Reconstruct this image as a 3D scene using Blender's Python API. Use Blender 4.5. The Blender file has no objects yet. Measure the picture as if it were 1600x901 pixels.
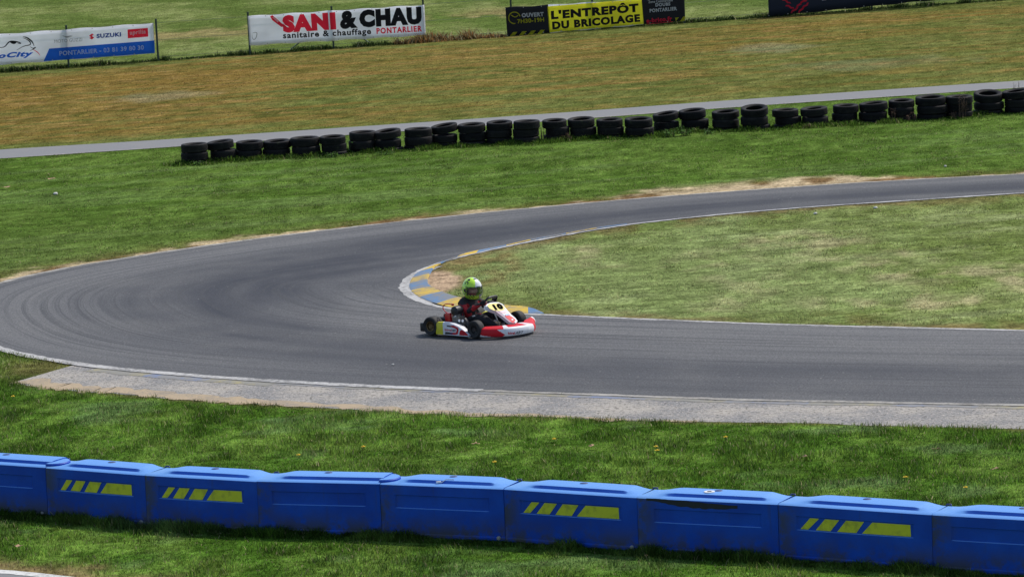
import bpy, bmesh, math, random
import numpy as np
from mathutils import Vector, Matrix
R = math.radians
random.seed(7); rng = np.random.default_rng(11)
SC = bpy.context.scene
COL = SC.collection

# ------------------------------------------------------------------ camera, light, exposure
CAM_H, HOR, FPX, ROLL, PW, PH = 9.3, -432.0, 6070.0, R(2.8), 1600, 901
PITCH = math.atan((PH/2-HOR)/FPX)
_fw = np.array([0, math.cos(PITCH), -math.sin(PITCH)]); _u0 = np.array([0, math.sin(PITCH), math.cos(PITCH)])
_r0 = np.array([1., 0, 0])
_rt = _r0*math.cos(ROLL)-_u0*math.sin(ROLL); _up = _u0*math.cos(ROLL)+_r0*math.sin(ROLL)
_C = np.array([0, 0, CAM_H])
cam = bpy.data.objects.new('camera', bpy.data.cameras.new('camera')); COL.objects.link(cam)
cam.data.sensor_width = 36; cam.data.lens = FPX/PW*36
cam.data.clip_start = 1; cam.data.clip_end = 5000
M = Matrix([[_rt[i], _up[i], -_fw[i]] for i in range(3)]).to_4x4(); M.translation = Vector(_C)
cam.matrix_world = M
SC.camera = cam

SUN_EL, SUN_AZ = R(53), R(52)          # behind the scene, to the right
w = bpy.data.worlds.new('World'); SC.world = w; w.use_nodes = True
nt = w.node_tree; bg = nt.nodes['Background']
sky = nt.nodes.new('ShaderNodeTexSky'); sky.sky_type = 'NISHITA'; sky.sun_disc = False
sky.sun_elevation = SUN_EL; sky.sun_rotation = SUN_AZ; sky.air_density = 1.0; sky.dust_density = 1.5
nt.links.new(sky.outputs[0], bg.inputs[0]); bg.inputs[1].default_value = 0.12
sl = bpy.data.lights.new('sun', 'SUN'); sl.energy = 2.9; sl.angle = R(2.5); sl.color = (1, .95, .88)
so = bpy.data.objects.new('sun', sl); COL.objects.link(so)
sd = Vector((math.sin(SUN_AZ)*math.cos(SUN_EL), math.cos(SUN_AZ)*math.cos(SUN_EL), math.sin(SUN_EL)))
so.rotation_euler = (-sd).to_track_quat('-Z', 'Y').to_euler()
SC.view_settings.view_transform = 'Standard'; SC.view_settings.look = 'None'
SC.view_settings.exposure = 0.3; SC.view_settings.gamma = 1

# ------------------------------------------------------------------ survey: a sighted point on the photo -> the ground
def G(x, y, z=0.0):
    d = _fw*FPX+_rt*(x-PW/2)-_up*(y-PH/2); t = (z-CAM_H)/d[2]
    return _C+d*t
def onplane(x, y, p0, n):
    d = _fw*FPX+_rt*(x-PW/2)-_up*(y-PH/2); t = np.dot(np.array(p0)-_C, n)/np.dot(d, n)
    return _C+d*t
def G2(pts): return np.array([G(*p)[:2] for p in pts])
def catmull(P, n):
    P = np.asarray(P, float); P = np.vstack([2*P[0]-P[1], P, 2*P[-1]-P[-2]]); m = len(P)-3
    ts = np.linspace(0, m-1e-9, n); i = ts.astype(int); t = (ts-i)[:, None]
    a, b, c, d = P[i], P[i+1], P[i+2], P[i+3]
    return .5*(2*b+(c-a)*t+(2*a-5*b+4*c-d)*t*t+(3*b-a-3*c+d)*t**3)

# ------------------------------------------------------------------ helpers
def tag(o, label=None, cat=None, group=None, kind=None):
    if label: o['label'] = label
    if cat: o['category'] = cat
    if group: o['group'] = group
    if kind: o['kind'] = kind
    return o
def empty(name, loc=(0, 0, 0), rz=0):
    o = bpy.data.objects.new(name, None); COL.objects.link(o); o.location = loc; o.rotation_euler = (0, 0, rz)
    o.empty_display_size = .2
    return o
def link(name, me, mats=None, parent=None):
    if mats is not None:
        for m_ in (mats if isinstance(mats, (list, tuple)) else [mats]): me.materials.append(m_)
    o = bpy.data.objects.new(name, me); COL.objects.link(o); o.parent = parent
    return o
def pydata(name, v, f, mats=None, parent=None, smooth=False, mi=None):
    me = bpy.data.meshes.new(name); me.from_pydata([tuple(map(float, q)) for q in v], [], [tuple(q) for q in f])
    if mi is not None: me.polygons.foreach_set('material_index', mi)
    me.update()
    if smooth: me.polygons.foreach_set('use_smooth', [True]*len(me.polygons))
    return link(name, me, mats, parent)
def npmesh(name, V, F, colors=None, uv=None, smooth=False):
    me = bpy.data.meshes.new(name); k = F.shape[1]
    me.vertices.add(len(V)); me.vertices.foreach_set('co', V.astype(np.float32).ravel())
    me.loops.add(F.size); me.loops.foreach_set('vertex_index', F.astype(np.int32).ravel())
    me.polygons.add(len(F)); me.polygons.foreach_set('loop_start', np.arange(0, F.size, k, dtype=np.int32))
    me.polygons.foreach_set('loop_total', np.full(len(F), k, dtype=np.int32))
    if smooth: me.polygons.foreach_set('use_smooth', np.ones(len(F), bool))
    me.update(calc_edges=True)
    if colors is not None:
        a = me.color_attributes.new('Col', 'FLOAT_COLOR', 'POINT')
        a.data.foreach_set('color', np.hstack([colors, np.ones((len(V), 1))]).astype(np.float32).ravel())
    if uv is not None:
        a = me.uv_layers.new(name='UVMap'); a.data.foreach_set('uv', uv[F.ravel()].astype(np.float32).ravel())
    return me
class MB:
    """collects simple solids into one mesh"""
    def __init__(s): s.v = []; s.f = []; s.m = []
    def add(s, v, f, m=0):
        n = len(s.v); s.v += [tuple(map(float, q)) for q in v]; s.f += [tuple(i+n for i in q) for q in f]; s.m += [m]*len(f)
        return s
    def box(s, x0, x1, y0, y1, z0, z1, m=0, b=0.0, rot=None, at=(0, 0, 0)):
        bm = bmesh.new(); bmesh.ops.create_cube(bm, size=1)
        for v in bm.verts:
            v.co = Vector(((x0+x1)/2+v.co.x*(x1-x0), (y0+y1)/2+v.co.y*(y1-y0), (z0+z1)/2+v.co.z*(z1-z0)))
        if b: bmesh.ops.bevel(bm, geom=bm.edges[:], offset=b, segments=2, affect='EDGES', profile=.6)
        bm.verts.ensure_lookup_table(); bm.verts.index_update()
        vs = [v.co.copy() for v in bm.verts]
        if rot is not None: vs = [rot @ v+Vector(at) for v in vs]
        s.add(vs, [[v.index for v in f.verts] for f in bm.faces], m); bm.free(); return s
    def tube(s, pts, r, n=8, m=0, caps=True, closed=False):
        pts = [Vector(p) for p in pts]; rs = r if isinstance(r, (list, tuple)) else [r]*len(pts)
        L = len(pts); v = []; up = Vector((0, 0, 1)); prev = None
        for i, p in enumerate(pts):
            a = pts[(i-1) % L] if (i or closed) else p; b = pts[(i+1) % L] if (i < L-1 or closed) else p
            t = (b-a).normalized()
            if prev is None: nx = t.cross(up if abs(t.z) < .9 else Vector((1, 0, 0))).normalized()
            else: nx = (prev-t*prev.dot(t)).normalized()
            prev = nx; ny = t.cross(nx)
            for k in range(n):
                an = 2*math.pi*k/n; v.append(p+(nx*math.cos(an)+ny*math.sin(an))*rs[i])
        f = []
        for i in range(L if closed else L-1):
            j = (i+1) % L
            for k in range(n): f.append((i*n+k, i*n+(k+1) % n, j*n+(k+1) % n, j*n+k))
        if caps and not closed: f.append(tuple(range(n))[::-1]); f.append(tuple((L-1)*n+k for k in range(n)))
        return s.add(v, f, m)
    def lathe(s, prof, axis='z', n=32, at=(0, 0, 0), m=0, closed=False):
        v = []; f = []; k = len(prof)
        for i in range(n):
            a = 2*math.pi*i/n; c, q = math.cos(a), math.sin(a)
            for r_, h in prof:
                p = (r_*c, r_*q, h) if axis == 'z' else ((r_*c, h, r_*q) if axis == 'y' else (h, r_*c, r_*q))
                v.append((p[0]+at[0], p[1]+at[1], p[2]+at[2]))
        for i in range(n):
            j = (i+1) % n
            for t in range(k if closed else k-1):
                u = (t+1) % k; f.append((i*k+t, j*k+t, j*k+u, i*k+u))
        return s.add(v, f, m)
    def build(s, name, mats, parent=None, smooth=False, edge=None):
        o = pydata(name, s.v, s.f, mats, parent, smooth, s.m)
        bm = bmesh.new(); bm.from_mesh(o.data); bmesh.ops.recalc_face_normals(bm, faces=bm.faces[:]); bm.to_mesh(o.data); bm.free()
        if smooth and edge:
            o.data.set_sharp_from_angle(angle=R(edge))
        return o
def evaluated(o, name=None):
    """replace an object's modifiers / curve by the finished mesh"""
    dg = bpy.context.evaluated_depsgraph_get(); dg.update()
    me = bpy.data.meshes.new_from_object(o.evaluated_get(dg)); nm = name or o.name
    par = o.parent; mw = o.matrix_local.copy(); old = o.name
    bpy.data.objects.remove(o)
    n = bpy.data.objects.new(nm, me); COL.objects.link(n); n.parent = par; n.matrix_local = mw
    return n
def lettering(body, mat, parent, o, ex, ey, bold=0.0, depth=.002, name='lettering', shear=0.0, gap=1.0, lift=.004):
    """letters fitted into the frame: o = lower left corner, ex / ey = full width / height vectors"""
    cu = bpy.data.curves.new(name, 'FONT'); cu.body = body; cu.size = 1; cu.offset = bold; cu.shear = shear; cu.space_character = gap*(1+bold*2.4)
    cu.resolution_u = 3
    t = bpy.data.objects.new(name, cu); COL.objects.link(t)
    t = evaluated(t, name); me = t.data
    co = np.zeros(len(me.vertices)*3, np.float32); me.vertices.foreach_get('co', co); co = co.reshape(-1, 3)
    mn, mx = co.min(0), co.max(0); o, ex, ey = Vector(o), Vector(ex), Vector(ey); n = ex.cross(ey).normalized()
    for v, c in zip(me.vertices, co):
        v.co = o+ex*float((c[0]-mn[0])/(mx[0]-mn[0]))+ey*float((c[1]-mn[1])/(mx[1]-mn[1]))+n*lift
    me.materials.clear(); me.materials.append(mat); t.parent = parent
    return t

# ------------------------------------------------------------------ materials
def nodemat(name):
    m = bpy.data.materials.new(name); m.use_nodes = True; return m, m.node_tree, m.node_tree.nodes['Principled BSDF']
def N(nt, t, **k):
    n = nt.nodes.new(t)
    for a, b in k.items():
        if a.startswith('i_'): n.inputs[int(a[2:]) if a[2:].isdigit() else a[2:].replace('_', ' ')].default_value = b
        else: setattr(n, a, b)
    return n
def mat(name, c, rough=.5, metal=0, var=.12, scale=20, bump=0, spec=.5, coat=0, dirt=None, dirt_amt=.3, dscale=4):
    m, nt, p = nodemat(name); tc = N(nt, 'ShaderNodeTexCoord')
    no = N(nt, 'ShaderNodeTexNoise'); no.inputs['Scale'].default_value = scale; no.inputs['Detail'].default_value = 5
    nt.links.new(tc.outputs['Object'], no.inputs['Vector'])
    hs = N(nt, 'ShaderNodeHueSaturation'); hs.inputs['Color'].default_value = (*c, 1)
    mr = N(nt, 'ShaderNodeMapRange'); mr.inputs[3].default_value = 1-var; mr.inputs[4].default_value = 1+var
    nt.links.new(no.outputs[0], mr.inputs[0]); nt.links.new(mr.outputs[0], hs.inputs['Value']); out = hs.outputs[0]
    if dirt:
        n2 = N(nt, 'ShaderNodeTexNoise'); n2.inputs['Scale'].default_value = dscale; n2.inputs['Detail'].default_value = 7; n2.inputs['Roughness'].default_value = .65
        nt.links.new(tc.outputs['Object'], n2.inputs['Vector'])
        r2 = N(nt, 'ShaderNodeMapRange'); r2.inputs[1].default_value = .48; r2.inputs[2].default_value = .72; r2.inputs[4].default_value = dirt_amt
        nt.links.new(n2.outputs[0], r2.inputs[0])
        mx = N(nt, 'ShaderNodeMixRGB'); mx.inputs[2].default_value = (*dirt, 1)
        nt.links.new(r2.outputs[0], mx.inputs[0]); nt.links.new(out, mx.inputs[1]); out = mx.outputs[0]
    nt.links.new(out, p.inputs['Base Color'])
    p.inputs['Roughness'].default_value = rough; p.inputs['Metallic'].default_value = metal
    p.inputs['Specular IOR Level'].default_value = spec; p.inputs['Coat Weight'].default_value = coat
    if bump:
        b = N(nt, 'ShaderNodeBump'); b.inputs['Strength'].default_value = bump; b.inputs['Distance'].default_value = .01
        nt.links.new(no.outputs[0], b.inputs['Height']); nt.links.new(b.outputs[0], p.inputs['Normal'])
    return m

# ------------------------------------------------------------------ numpy value noise
_T = np.random.default_rng(3).random((256, 256))
def vnoise(x, y, s=0):
    x = x+s*17.31; y = y+s*9.77
    xi = np.floor(x).astype(int); yi = np.floor(y).astype(int); fx = x-xi; fy = y-yi
    fx = fx*fx*(3-2*fx); fy = fy*fy*(3-2*fy); a = lambda i, j: _T[(xi+i) & 255, (yi+j) & 255]
    return (a(0, 0)*(1-fx)+a(1, 0)*fx)*(1-fy)+(a(0, 1)*(1-fx)+a(1, 1)*fx)*fy
def fbm(x, y, s=0, o=4):
    t = 0; am = .5; nn = 0
    for i in range(o): t = t+am*vnoise(x*2**i, y*2**i, s+i*3); nn += am; am *= .55
    return t/nn
def sst(a, b, x): t = np.clip((x-a)/(b-a), 0, 1); return t*t*(3-2*t)

# ------------------------------------------------------------------ plan of the place
PAIRS = [((1800, 262), (1800, 290)), ((1600, 272), (1600, 302)), ((1400, 282), (1400, 315)), ((1200, 295), (1200, 329)), ((1000, 310), (1000, 349)),
 ((800, 328), (870, 370)), ((600, 349), (760, 392)), ((400, 373), (700, 407)), ((200, 402), (661, 421)), ((40, 431), (638, 434)), ((-60, 462), (629, 445)),
 ((-82, 500), (628, 452)), ((-25, 540), (634, 460)), ((110, 569), (650, 469)), ((300, 588), (690, 481)), ((500, 601), (760, 488)), ((700, 610), (840, 492)),
 ((900, 617), (1000, 499)), ((1150, 626), (1200, 507)), ((1400, 631), (1400, 512)), ((1600, 635), (1600, 517)), ((1800, 638), (1800, 521))]
NS = 620
OUT = catmull(G2([a for a, b in PAIRS]), NS); INN = catmull(G2([b for a, b in PAIRS]), NS)
def smooth(P, k):
    w_ = np.hanning(2*k+1); w_ /= w_.sum(); Q = np.vstack([2*P[0]-P[k:0:-1], P, 2*P[-1]-P[-2:-k-2:-1]])
    return np.stack([np.convolve(Q[:, i], w_, 'valid') for i in (0, 1)], 1)
def resample(P, n):
    d = np.concatenate([[0], np.cumsum(np.linalg.norm(np.diff(P, axis=0), axis=1))]); t = np.linspace(0, d[-1], n)
    return np.stack([np.interp(t, d, P[:, 0]), np.interp(t, d, P[:, 1])], 1)
OUT = smooth(OUT, 16); INN = smooth(INN, 16); INNE = smooth(resample(INN, NS), 9)
def line(pts, n=60): return catmull(G2(pts), n)
PATH_T = line([(-150, 245), (0, 234), (260, 218), (560, 198), (840, 179), (1120, 158.5), (1380, 140.5), (1600, 126), (1750, 116)])
PATH_B = line([(-150, 258), (0, 248), (260, 230.5), (560, 210), (840, 191), (1120, 170), (1380, 152), (1600, 137), (1750, 127)])
VERGE = [(22, 597), (60, 605), (120, 611), (200, 617), (300, 625), (400, 631), (500, 637), (600, 642), (750, 649), (900, 653), (1000, 657), (1200, 660), (1400, 665), (1600, 670), (1800, 676)]
VERGE_B = catmull(G2(VERGE), 160)
FEN0, FEN1 = G(103, 106), G(1490, 6.5); FD = (FEN1-FEN0)/np.linalg.norm(FEN1-FEN0); FN = np.array([FD[1], -FD[0], 0])   # FN points to the camera
def along(p): return np.dot(np.asarray(p)-FEN0, FD)

def dist_poly(X, Y, P, stride=1):
    P = P[::stride]; d = np.full(X.shape, 1e9)
    for a, b in zip(P[:-1], P[1:]):
        ab = b-a; L2 = ab@ab+1e-12
        t = np.clip(((X-a[0])*ab[0]+(Y-a[1])*ab[1])/L2, 0, 1)
        d = np.minimum(d, (X-a[0]-t*ab[0])**2+(Y-a[1]-t*ab[1])**2)
    return np.sqrt(d)
def inside(X, Y, P, stride=1):
    P = P[::stride]; c = np.zeros(X.shape, bool); n = len(P)
    for i in range(n):
        x1, y1 = P[i]; x2, y2 = P[(i+1) % n]
        if y1 == y2: continue
        c ^= ((y1 > Y) != (y2 > Y)) & (X < (x2-x1)*(Y-y1)/(y2-y1)+x1)
    return c
INF_POLY = np.vstack([INN[::6], [INN[-1]+[60, 0]], [INN[0]+[60, 0]]])
TRK_POLY = np.vstack([OUT[::6], INN[::-6]])
OUT_POLY = np.vstack([OUT[::6], [OUT[-1]+[60, 0]], [OUT[0]+[60, 0]]])
VER_POLY = np.vstack([VERGE_B[::4], OUT[::-1][(np.arange(0, 300, 6))]])
_tl = G2([(112, 571)])[0]
_k = np.argmin(((OUT-_tl)**2).sum(1)); VER_POLY = np.vstack([VERGE_B[::4], OUT[::-1][:NS-_k:6], [_tl]])
NEAR_EDGE = G2([(-60, 888), (0, 890.5), (60, 895), (110, 901), (190, 912)])
def yline(X, P): return np.interp(X, P[:, 0], P[:, 1])

def patch(X, Y, px, py, rx, ry, s, soft=.5):
    c = G(px, py); q = np.sqrt(((X-c[0])/rx)**2+((Y-c[1])/ry)**2)+(fbm(X*.9, Y*.45, s)-.5)*1.6
    return 1-sst(1-soft, 1+soft*.3, q)

def mixc(c, col, k): return c*(1-k[:, None])+np.array(col)[None]*k[:, None]
def cover(X, Y):
    """albedo of the turf / soil and the growth (0 bare .. 1 lush) at ground points"""
    n = len(X); big = fbm(X*.25, Y*.12, 1); med = fbm(X*.9, Y*.5, 2); fine = fbm(X*4, Y*2.6, 5, 3); fine2 = vnoise(X*11, Y*8, 8)
    u = X*FD[0]+Y*FD[1]; v = -X*FD[1]+Y*FD[0]
    streak = fbm(u*.22, v*1.7, 3, 4); streak2 = fbm(u*.55, v*4.5, 4, 3)
    yf = FEN0[1]+(X-FEN0[0])*FD[1]/FD[0]; yp = yline(X, PATH_T)
    inf = inside(X, Y, INF_POLY); ins = inside(X, Y, OUT_POLY); dT = dist_poly(X, Y, OUT, 8); dI = dist_poly(X, Y, INN, 8)
    far = (Y > yline(X, OUT[:_k-120:-1] if False else OUT[:250][::-1])) if False else (Y > 62)
    c = np.zeros((n, 3)); g = np.ones(n)
    fg = (~ins) & (Y < 60)
    A = np.array
    # foreground verge
    k = np.clip(.15+.85*sst(.38, .68, fine*.5+med*.5), 0, 1)
    cf = A([.040, .098, .010])*(1-k[:, None])+A([.118, .200, .034])*k[:, None]
    B = A([.052, .098, .015])*(1-(k*.8)[:, None])+A([.100, .156, .032])*(k*.8)[:, None]
    B = mixc(B, [.10, .15, .045], sst(.5, .75, streak)*.6)
    B = mixc(B, [.115, .135, .050], sst(80, 64, Y)*.45)
    I = A([.104, .140, .036])*(1-k[:, None])+A([.172, .208, .074])*k[:, None]
    I = mixc(I, [.20, .23, .10], sst(.52, .72, streak*.6+med*.4)*.7)
    Dg = A([.088, .104, .026])*(1-k[:, None])+A([.128, .140, .042])*k[:, None]
    # field between path and fence: sun-burnt bands
    rel = np.clip((Y-yp)/np.maximum(yf-yp, 1), 0, 1)
    band = np.interp(rel, [0, .06, .2, .38, .55, .7, .85, .93, 1], [.0, .28, .5, .34, .55, .85, .75, .35, .1])
    left = sst(-3, -9, X)*sst(.02, .1, rel)*sst(1, .75, rel)*.45
    bb = np.clip(band*(1.05-.35*sst(0, 14, X)*(rel < .8))+left+(streak-.5)*1.7+(streak2-.5)*.8+(med-.5)*.3-.14, 0, 1)
    D = mixc(Dg, [.165, .106, .028], bb*.9)
    D = mixc(D, [.23, .155, .055], sst(.56, .74, streak2)*bb*.8)
    D = mixc(D, [.042, .060, .012], sst(.55, .75, fbm(u*.8, v*6, 21, 3))*.6)
    D = mixc(D, [.20, .20, .13], np.clip(patch(X, Y, 250, 150, 1.6, 1.4, 31)+patch(X, Y, 1210, 75, 1.4, 1.6, 33)+patch(X, Y, 1370, 100, 2.4, 2.2, 34)*.6, 0, 1)*.35)
    E = A([.104, .136, .036])*(1-k[:, None])+A([.165, .192, .068])*k[:, None]
    E = mixc(E, [.062, .100, .020], sst(.42, .62, fbm(u*.35, v*.25, 23, 4))*.7)
    c[:] = B
    c[fg] = cf[fg]; c[inf] = I[inf]
    d_ = Y > yp; c[d_] = D[d_]; e_ = Y > yf+.3; c[e_] = E[e_]
    # grass between the path and the tyres is paler
    # straw band behind the fence
    hay = np.exp(-((Y-(yf+9.5+.6*(big-.5)*8))/2.2)**2)*sst(.35, .6, med)*(X < 1)*e_
    c = mixc(c, [.25, .20, .09], np.clip(hay*.8, 0, 1)); 
    # pale burnt patches of the infield
    p = np.zeros(n)
    for a in [(1165, 430, 1.4, 3.2, 11), (1120, 468, .9, 1.2, 12), (1330, 410, 1.6, 1.4, 13), (1500, 425, 1.6, 1.5, 14), (1590, 440, .8, 1.4, 15), (1110, 408, .9, 1.6, 16), (1350, 468, 1.0, 1.0, 17), (1500, 470, .8, .8, 18), (930, 395, .8, 2.4, 19), (1240, 378, 1.2, 1.6, 25)]:
        p = np.maximum(p, patch(X, Y, *a))
    c = mixc(c, [.30, .27, .145], p*inf*sst(.35, .7, fbm(X*2.4, Y*1.1, 41, 4))*.85)
    lt = patch(X, Y, 1050, 425, 4.2, 8.5, 51, .8)*inf; c = mixc(c, [.165, .21, .08], lt*.55)
    # worn soil next to kerb and track
    brn = sst(.75, .05, dI+ (fine-.5)*1.0)*inf
    c = mixc(c, [.15, .11, .055], brn*.75*sst(.35, .6, med+.08)); g = g*(1-.6*brn)
    c = mixc(c, [.17, .11, .05], inf*patch(X, Y, 735, 415, .7, 3.2, 61)*.55*sst(.35, .6, fbm(X*2.4, Y, 63))); c = mixc(c, [.13, .10, .04], inf*sst(1.7, .3, dI)*sst(.5, .65, fbm(X*2, Y*.9, 43))*.6)
    ap = patch(X, Y, 677, 441, .38, 1.6, 62, .3)*inf; c = mixc(c, [.36, .26, .17], ap); g = g*(1-ap)
    o_ = (~ins) & (Y > 62) & (Y < yp)
    wdt = .12+1.5*patch(X, Y, 1150, 285, 2.6, 4.0, 71, .8)+.8*patch(X, Y, 1330, 280, 1.6, 3, 72, .8)+.6*patch(X, Y, 640, 335, 2.4, 3, 73, .8)+.35*patch(X, Y, 330, 382, 2.4, 3, 74, .8)+.25*patch(X, Y, 60, 425, 1.6, 3, 75, .8)
    so_ = sst(wdt*1.15+.10, wdt*.35, dT+(fine-.5)*.9+(med-.5)*.6)*o_
    soil = mixc(np.tile(A([.15, .095, .045]), (n, 1)), [.38, .30, .185], sst(.42, .62, fbm(X*1.6, Y*1.2, 45)+.10*patch(X, Y, 1150, 290, 3, 3, 71)))
    c = c*(1-so_[:, None])+soil*so_[:, None]; g = g*(1-.85*so_)
    brw = o_*sst(1.3, .25, dT+(fine-.5)*.8)*.5; c = mixc(c, [.11, .085, .03], brw*(1-so_))
    # rank dark-green strip in front of the tyres and pale tips
    # soil by the near road and at the tip of the gravel verge
    dn = dist_poly(X, Y, NEAR_EDGE); sn = sst(.75, .1, dn+(fine-.5)*.9)*(Y < 50); c = mixc(c, [.21, .14, .075], sn*.8*sst(.3, .55, med+.1)); g = g*(1-.8*sn)
    pt = patch(X, Y, 60, 575, 1.4, 1.6, 81, .7)*fg; c = mixc(c, [.12, .085, .04], pt*.65); g = g*(1-.5*pt)
    dv = dist_poly(X, Y, VERGE_B, 4); c = mixc(c, [.16, .13, .06], fg*sst(.22, .0, dv+(fine-.5)*.3)*.6)
    # silver-grey mown streaks in the strip before the barrier
    c = mixc(c, [.13, .20, .075], fg*sst(.56, .78, fbm(X*.8, Y*1.1, 47))*.55)
    c = c*np.where(fg, 1.0, 1.10)[:, None]
    sf = fbm(X*5.5, Y*2.6, 61, 4); sg = fbm(u*.8, v*4.5, 62, 3); c = c*(.74+.52*fine2)[:, None]*(1+np.where(d_, .16, np.where(fg, .44, .34))*(sst(.3, .7, sf)-.5))[:, None]*(.90+.20*sst(.3, .7, sg))[:, None]
    return c, np.clip(g, 0, 1), fg, inf, d_, e_

# ------------------------------------------------------------------ ground
def grow(a, b, s, k, lim):
    r_ = []; x = b; st = s
    while abs(x-b) < lim: st *= k; x += st*a; r_.append(x)
    return r_
xs = np.arange(-22, 22.01, .13); ys = np.concatenate([np.arange(37, 80, .13), np.arange(80, 170, .3)])
xs = np.array(grow(-1, xs[0], .2, 1.5, 2500)[::-1]+list(xs)+grow(1, xs[-1], .2, 1.5, 2500))
ys = np.array(grow(-1, ys[0], .2, 1.5, 800)[::-1]+list(ys)+grow(1, ys[-1], .4, 1.5, 3500))
GX, GY = np.meshgrid(xs, ys); gx, gy = GX.ravel(), GY.ravel()
def ground_z(x, y):
    inn = (np.abs(x) < 40) & (y > 30) & (y < 200)
    return np.where(inn, -.001-.004*fbm(x*1.1, y*1.1, 7, 3), -.01)
gcol, gg, *_ = cover(gx, gy)
gz = ground_z(gx, gy)
nx_ = len(xs); ii = np.arange(len(ys)-1)[:, None]*nx_+np.arange(nx_-1)[None]; ii = ii.ravel()
gme = npmesh('ground', np.stack([gx, gy, gz], 1), np.stack([ii, ii+1, ii+1+nx_, ii+nx_], 1), gcol, smooth=True)
m, nt, p = nodemat('turf'); at = N(nt, 'ShaderNodeAttribute', attribute_name='Col'); geo = N(nt, 'ShaderNodeNewGeometry')
n1 = N(nt, 'ShaderNodeTexNoise'); n1.inputs['Scale'].default_value = 15; n1.inputs['Detail'].default_value = 6; n1.inputs['Roughness'].default_value = .7
mp = N(nt, 'ShaderNodeMapping'); mp.inputs['Scale'].default_value = (1, .55, 1); nt.links.new(geo.outputs['Position'], mp.inputs[0]); nt.links.new(mp.outputs[0], n1.inputs['Vector'])
mr = N(nt, 'ShaderNodeMapRange'); mr.inputs[1].default_value = .3; mr.inputs[2].default_value = .7; mr.inputs[3].default_value = .40; mr.inputs[4].default_value = 1.60
hs = N(nt, 'ShaderNodeHueSaturation'); nt.links.new(n1.outputs[0], mr.inputs[0]); nt.links.new(mr.outputs[0], hs.inputs['Value']); nt.links.new(at.outputs[0], hs.inputs['Color'])
mq = N(nt, 'ShaderNodeMapping'); mq.inputs['Rotation'].default_value = (0, 0, -R(13.6)); mq.inputs['Scale'].default_value = (.5, 3.2, 1); nt.links.new(geo.outputs['Position'], mq.inputs[0])
n2 = N(nt, 'ShaderNodeTexNoise'); n2.inputs['Scale'].default_value = 1.6; n2.inputs['Detail'].default_value = 8; n2.inputs['Roughness'].default_value = .72; nt.links.new(mq.outputs[0], n2.inputs['Vector'])
m2 = N(nt, 'ShaderNodeMapRange'); m2.inputs[1].default_value = .3; m2.inputs[2].default_value = .7; m2.inputs[3].default_value = .66; m2.inputs[4].default_value = 1.34; nt.links.new(n2.outputs[0], m2.inputs[0])
h2 = N(nt, 'ShaderNodeHueSaturation'); nt.links.new(hs.outputs[0], h2.inputs['Color']); nt.links.new(m2.outputs[0], h2.inputs['Value'])
nt.links.new(h2.outputs[0], p.inputs['Base Color']); p.inputs['Roughness'].default_value = .95; p.inputs['Specular IOR Level'].default_value = .0
bp = N(nt, 'ShaderNodeBump'); bp.inputs['Strength'].default_value = .5; bp.inputs['Distance'].default_value = .03; nt.links.new(n1.outputs[0], bp.inputs['Height']); nt.links.new(bp.outputs[0], p.inputs['Normal'])
tag(link('ground', gme, m), kind='structure')

# ------------------------------------------------------------------ track
NV = 26
tt = np.linspace(0, 1, NV)
mid = (OUT+INN)/2; du = np.concatenate([[0], np.cumsum(np.linalg.norm(np.diff(mid, axis=0), axis=1))])
TV = (OUT[:, None, :]*(1-tt)[None, :, None]+INN[:, None, :]*tt[None, :, None])
wid = np.linalg.norm(OUT-INN, axis=1)
U = np.repeat(du[:, None], NV, 1); Vv = tt[None, :]*wid[:, None]; T = np.repeat(tt[None], NS, 0)
S = np.repeat(np.linspace(0, 1, NS)[:, None], NV, 1)
# rubbered-in racing line: position across (0 outer .. 1 inner) along the track
rl = np.interp(S[:, 0], [0, .14, .3, .42, .52, .6, .72, .85, 1], [.60, .60, .62, .66, .64, .54, .34, .26, .30])[:, None]
rw = np.interp(S[:, 0], [0, .2, .4, .52, .65, .8, 1], [.34, .34, .32, .30, .28, .28, .32])[:, None]
ra = np.interp(S[:, 0], [0, .2, .35, .5, .62, .75, 1], [.9, .95, .95, .85, .65, .7, .55])[:, None]
dark = np.exp(-((T-rl)/(rw*1.1))**2)*ra*1.1
lane = fbm(U.ravel()*.10, Vv.ravel()*2.6, 91, 4).reshape(U.shape); dark = np.clip(dark+(lane-.5)*.8, 0, 1)
tcol = np.stack([dark.ravel(), lane.ravel(), T.ravel()], 1)
z0 = .006
V = np.concatenate([TV.reshape(-1, 2), np.full((NS*NV, 1), z0)], 1)
ii = (np.arange(NS-1)[:, None]*NV+np.arange(NV-1)[None]).ravel()
tme = npmesh('track', V, np.stack([ii, ii+1, ii+1+NV, ii+NV], 1), tcol, uv=np.stack([U.ravel(), Vv.ravel()], 1))
m, nt, p = nodemat('asphalt'); at = N(nt, 'ShaderNodeAttribute', attribute_name='Col'); sp = N(nt, 'ShaderNodeSeparateColor'); nt.links.new(at.outputs[0], sp.inputs[0])
uvn = N(nt, 'ShaderNodeUVMap', uv_map='UVMap')
def mapped(sx, sy, rot=0):
    q = N(nt, 'ShaderNodeMapping'); q.inputs['Scale'].default_value = (sx, sy, 1); q.inputs['Rotation'].default_value = (0, 0, rot); nt.links.new(uvn.outputs[0], q.inputs[0]); return q.outputs[0]
def noise(vec, sc, det=4, ro=.5):
    q = N(nt, 'ShaderNodeTexNoise'); q.inputs['Scale'].default_value = sc; q.inputs['Detail'].default_value = det; q.inputs['Roughness'].default_value = ro
    if vec is not None: nt.links.new(vec, q.inputs['Vector'])
    return q.outputs[0]
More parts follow.
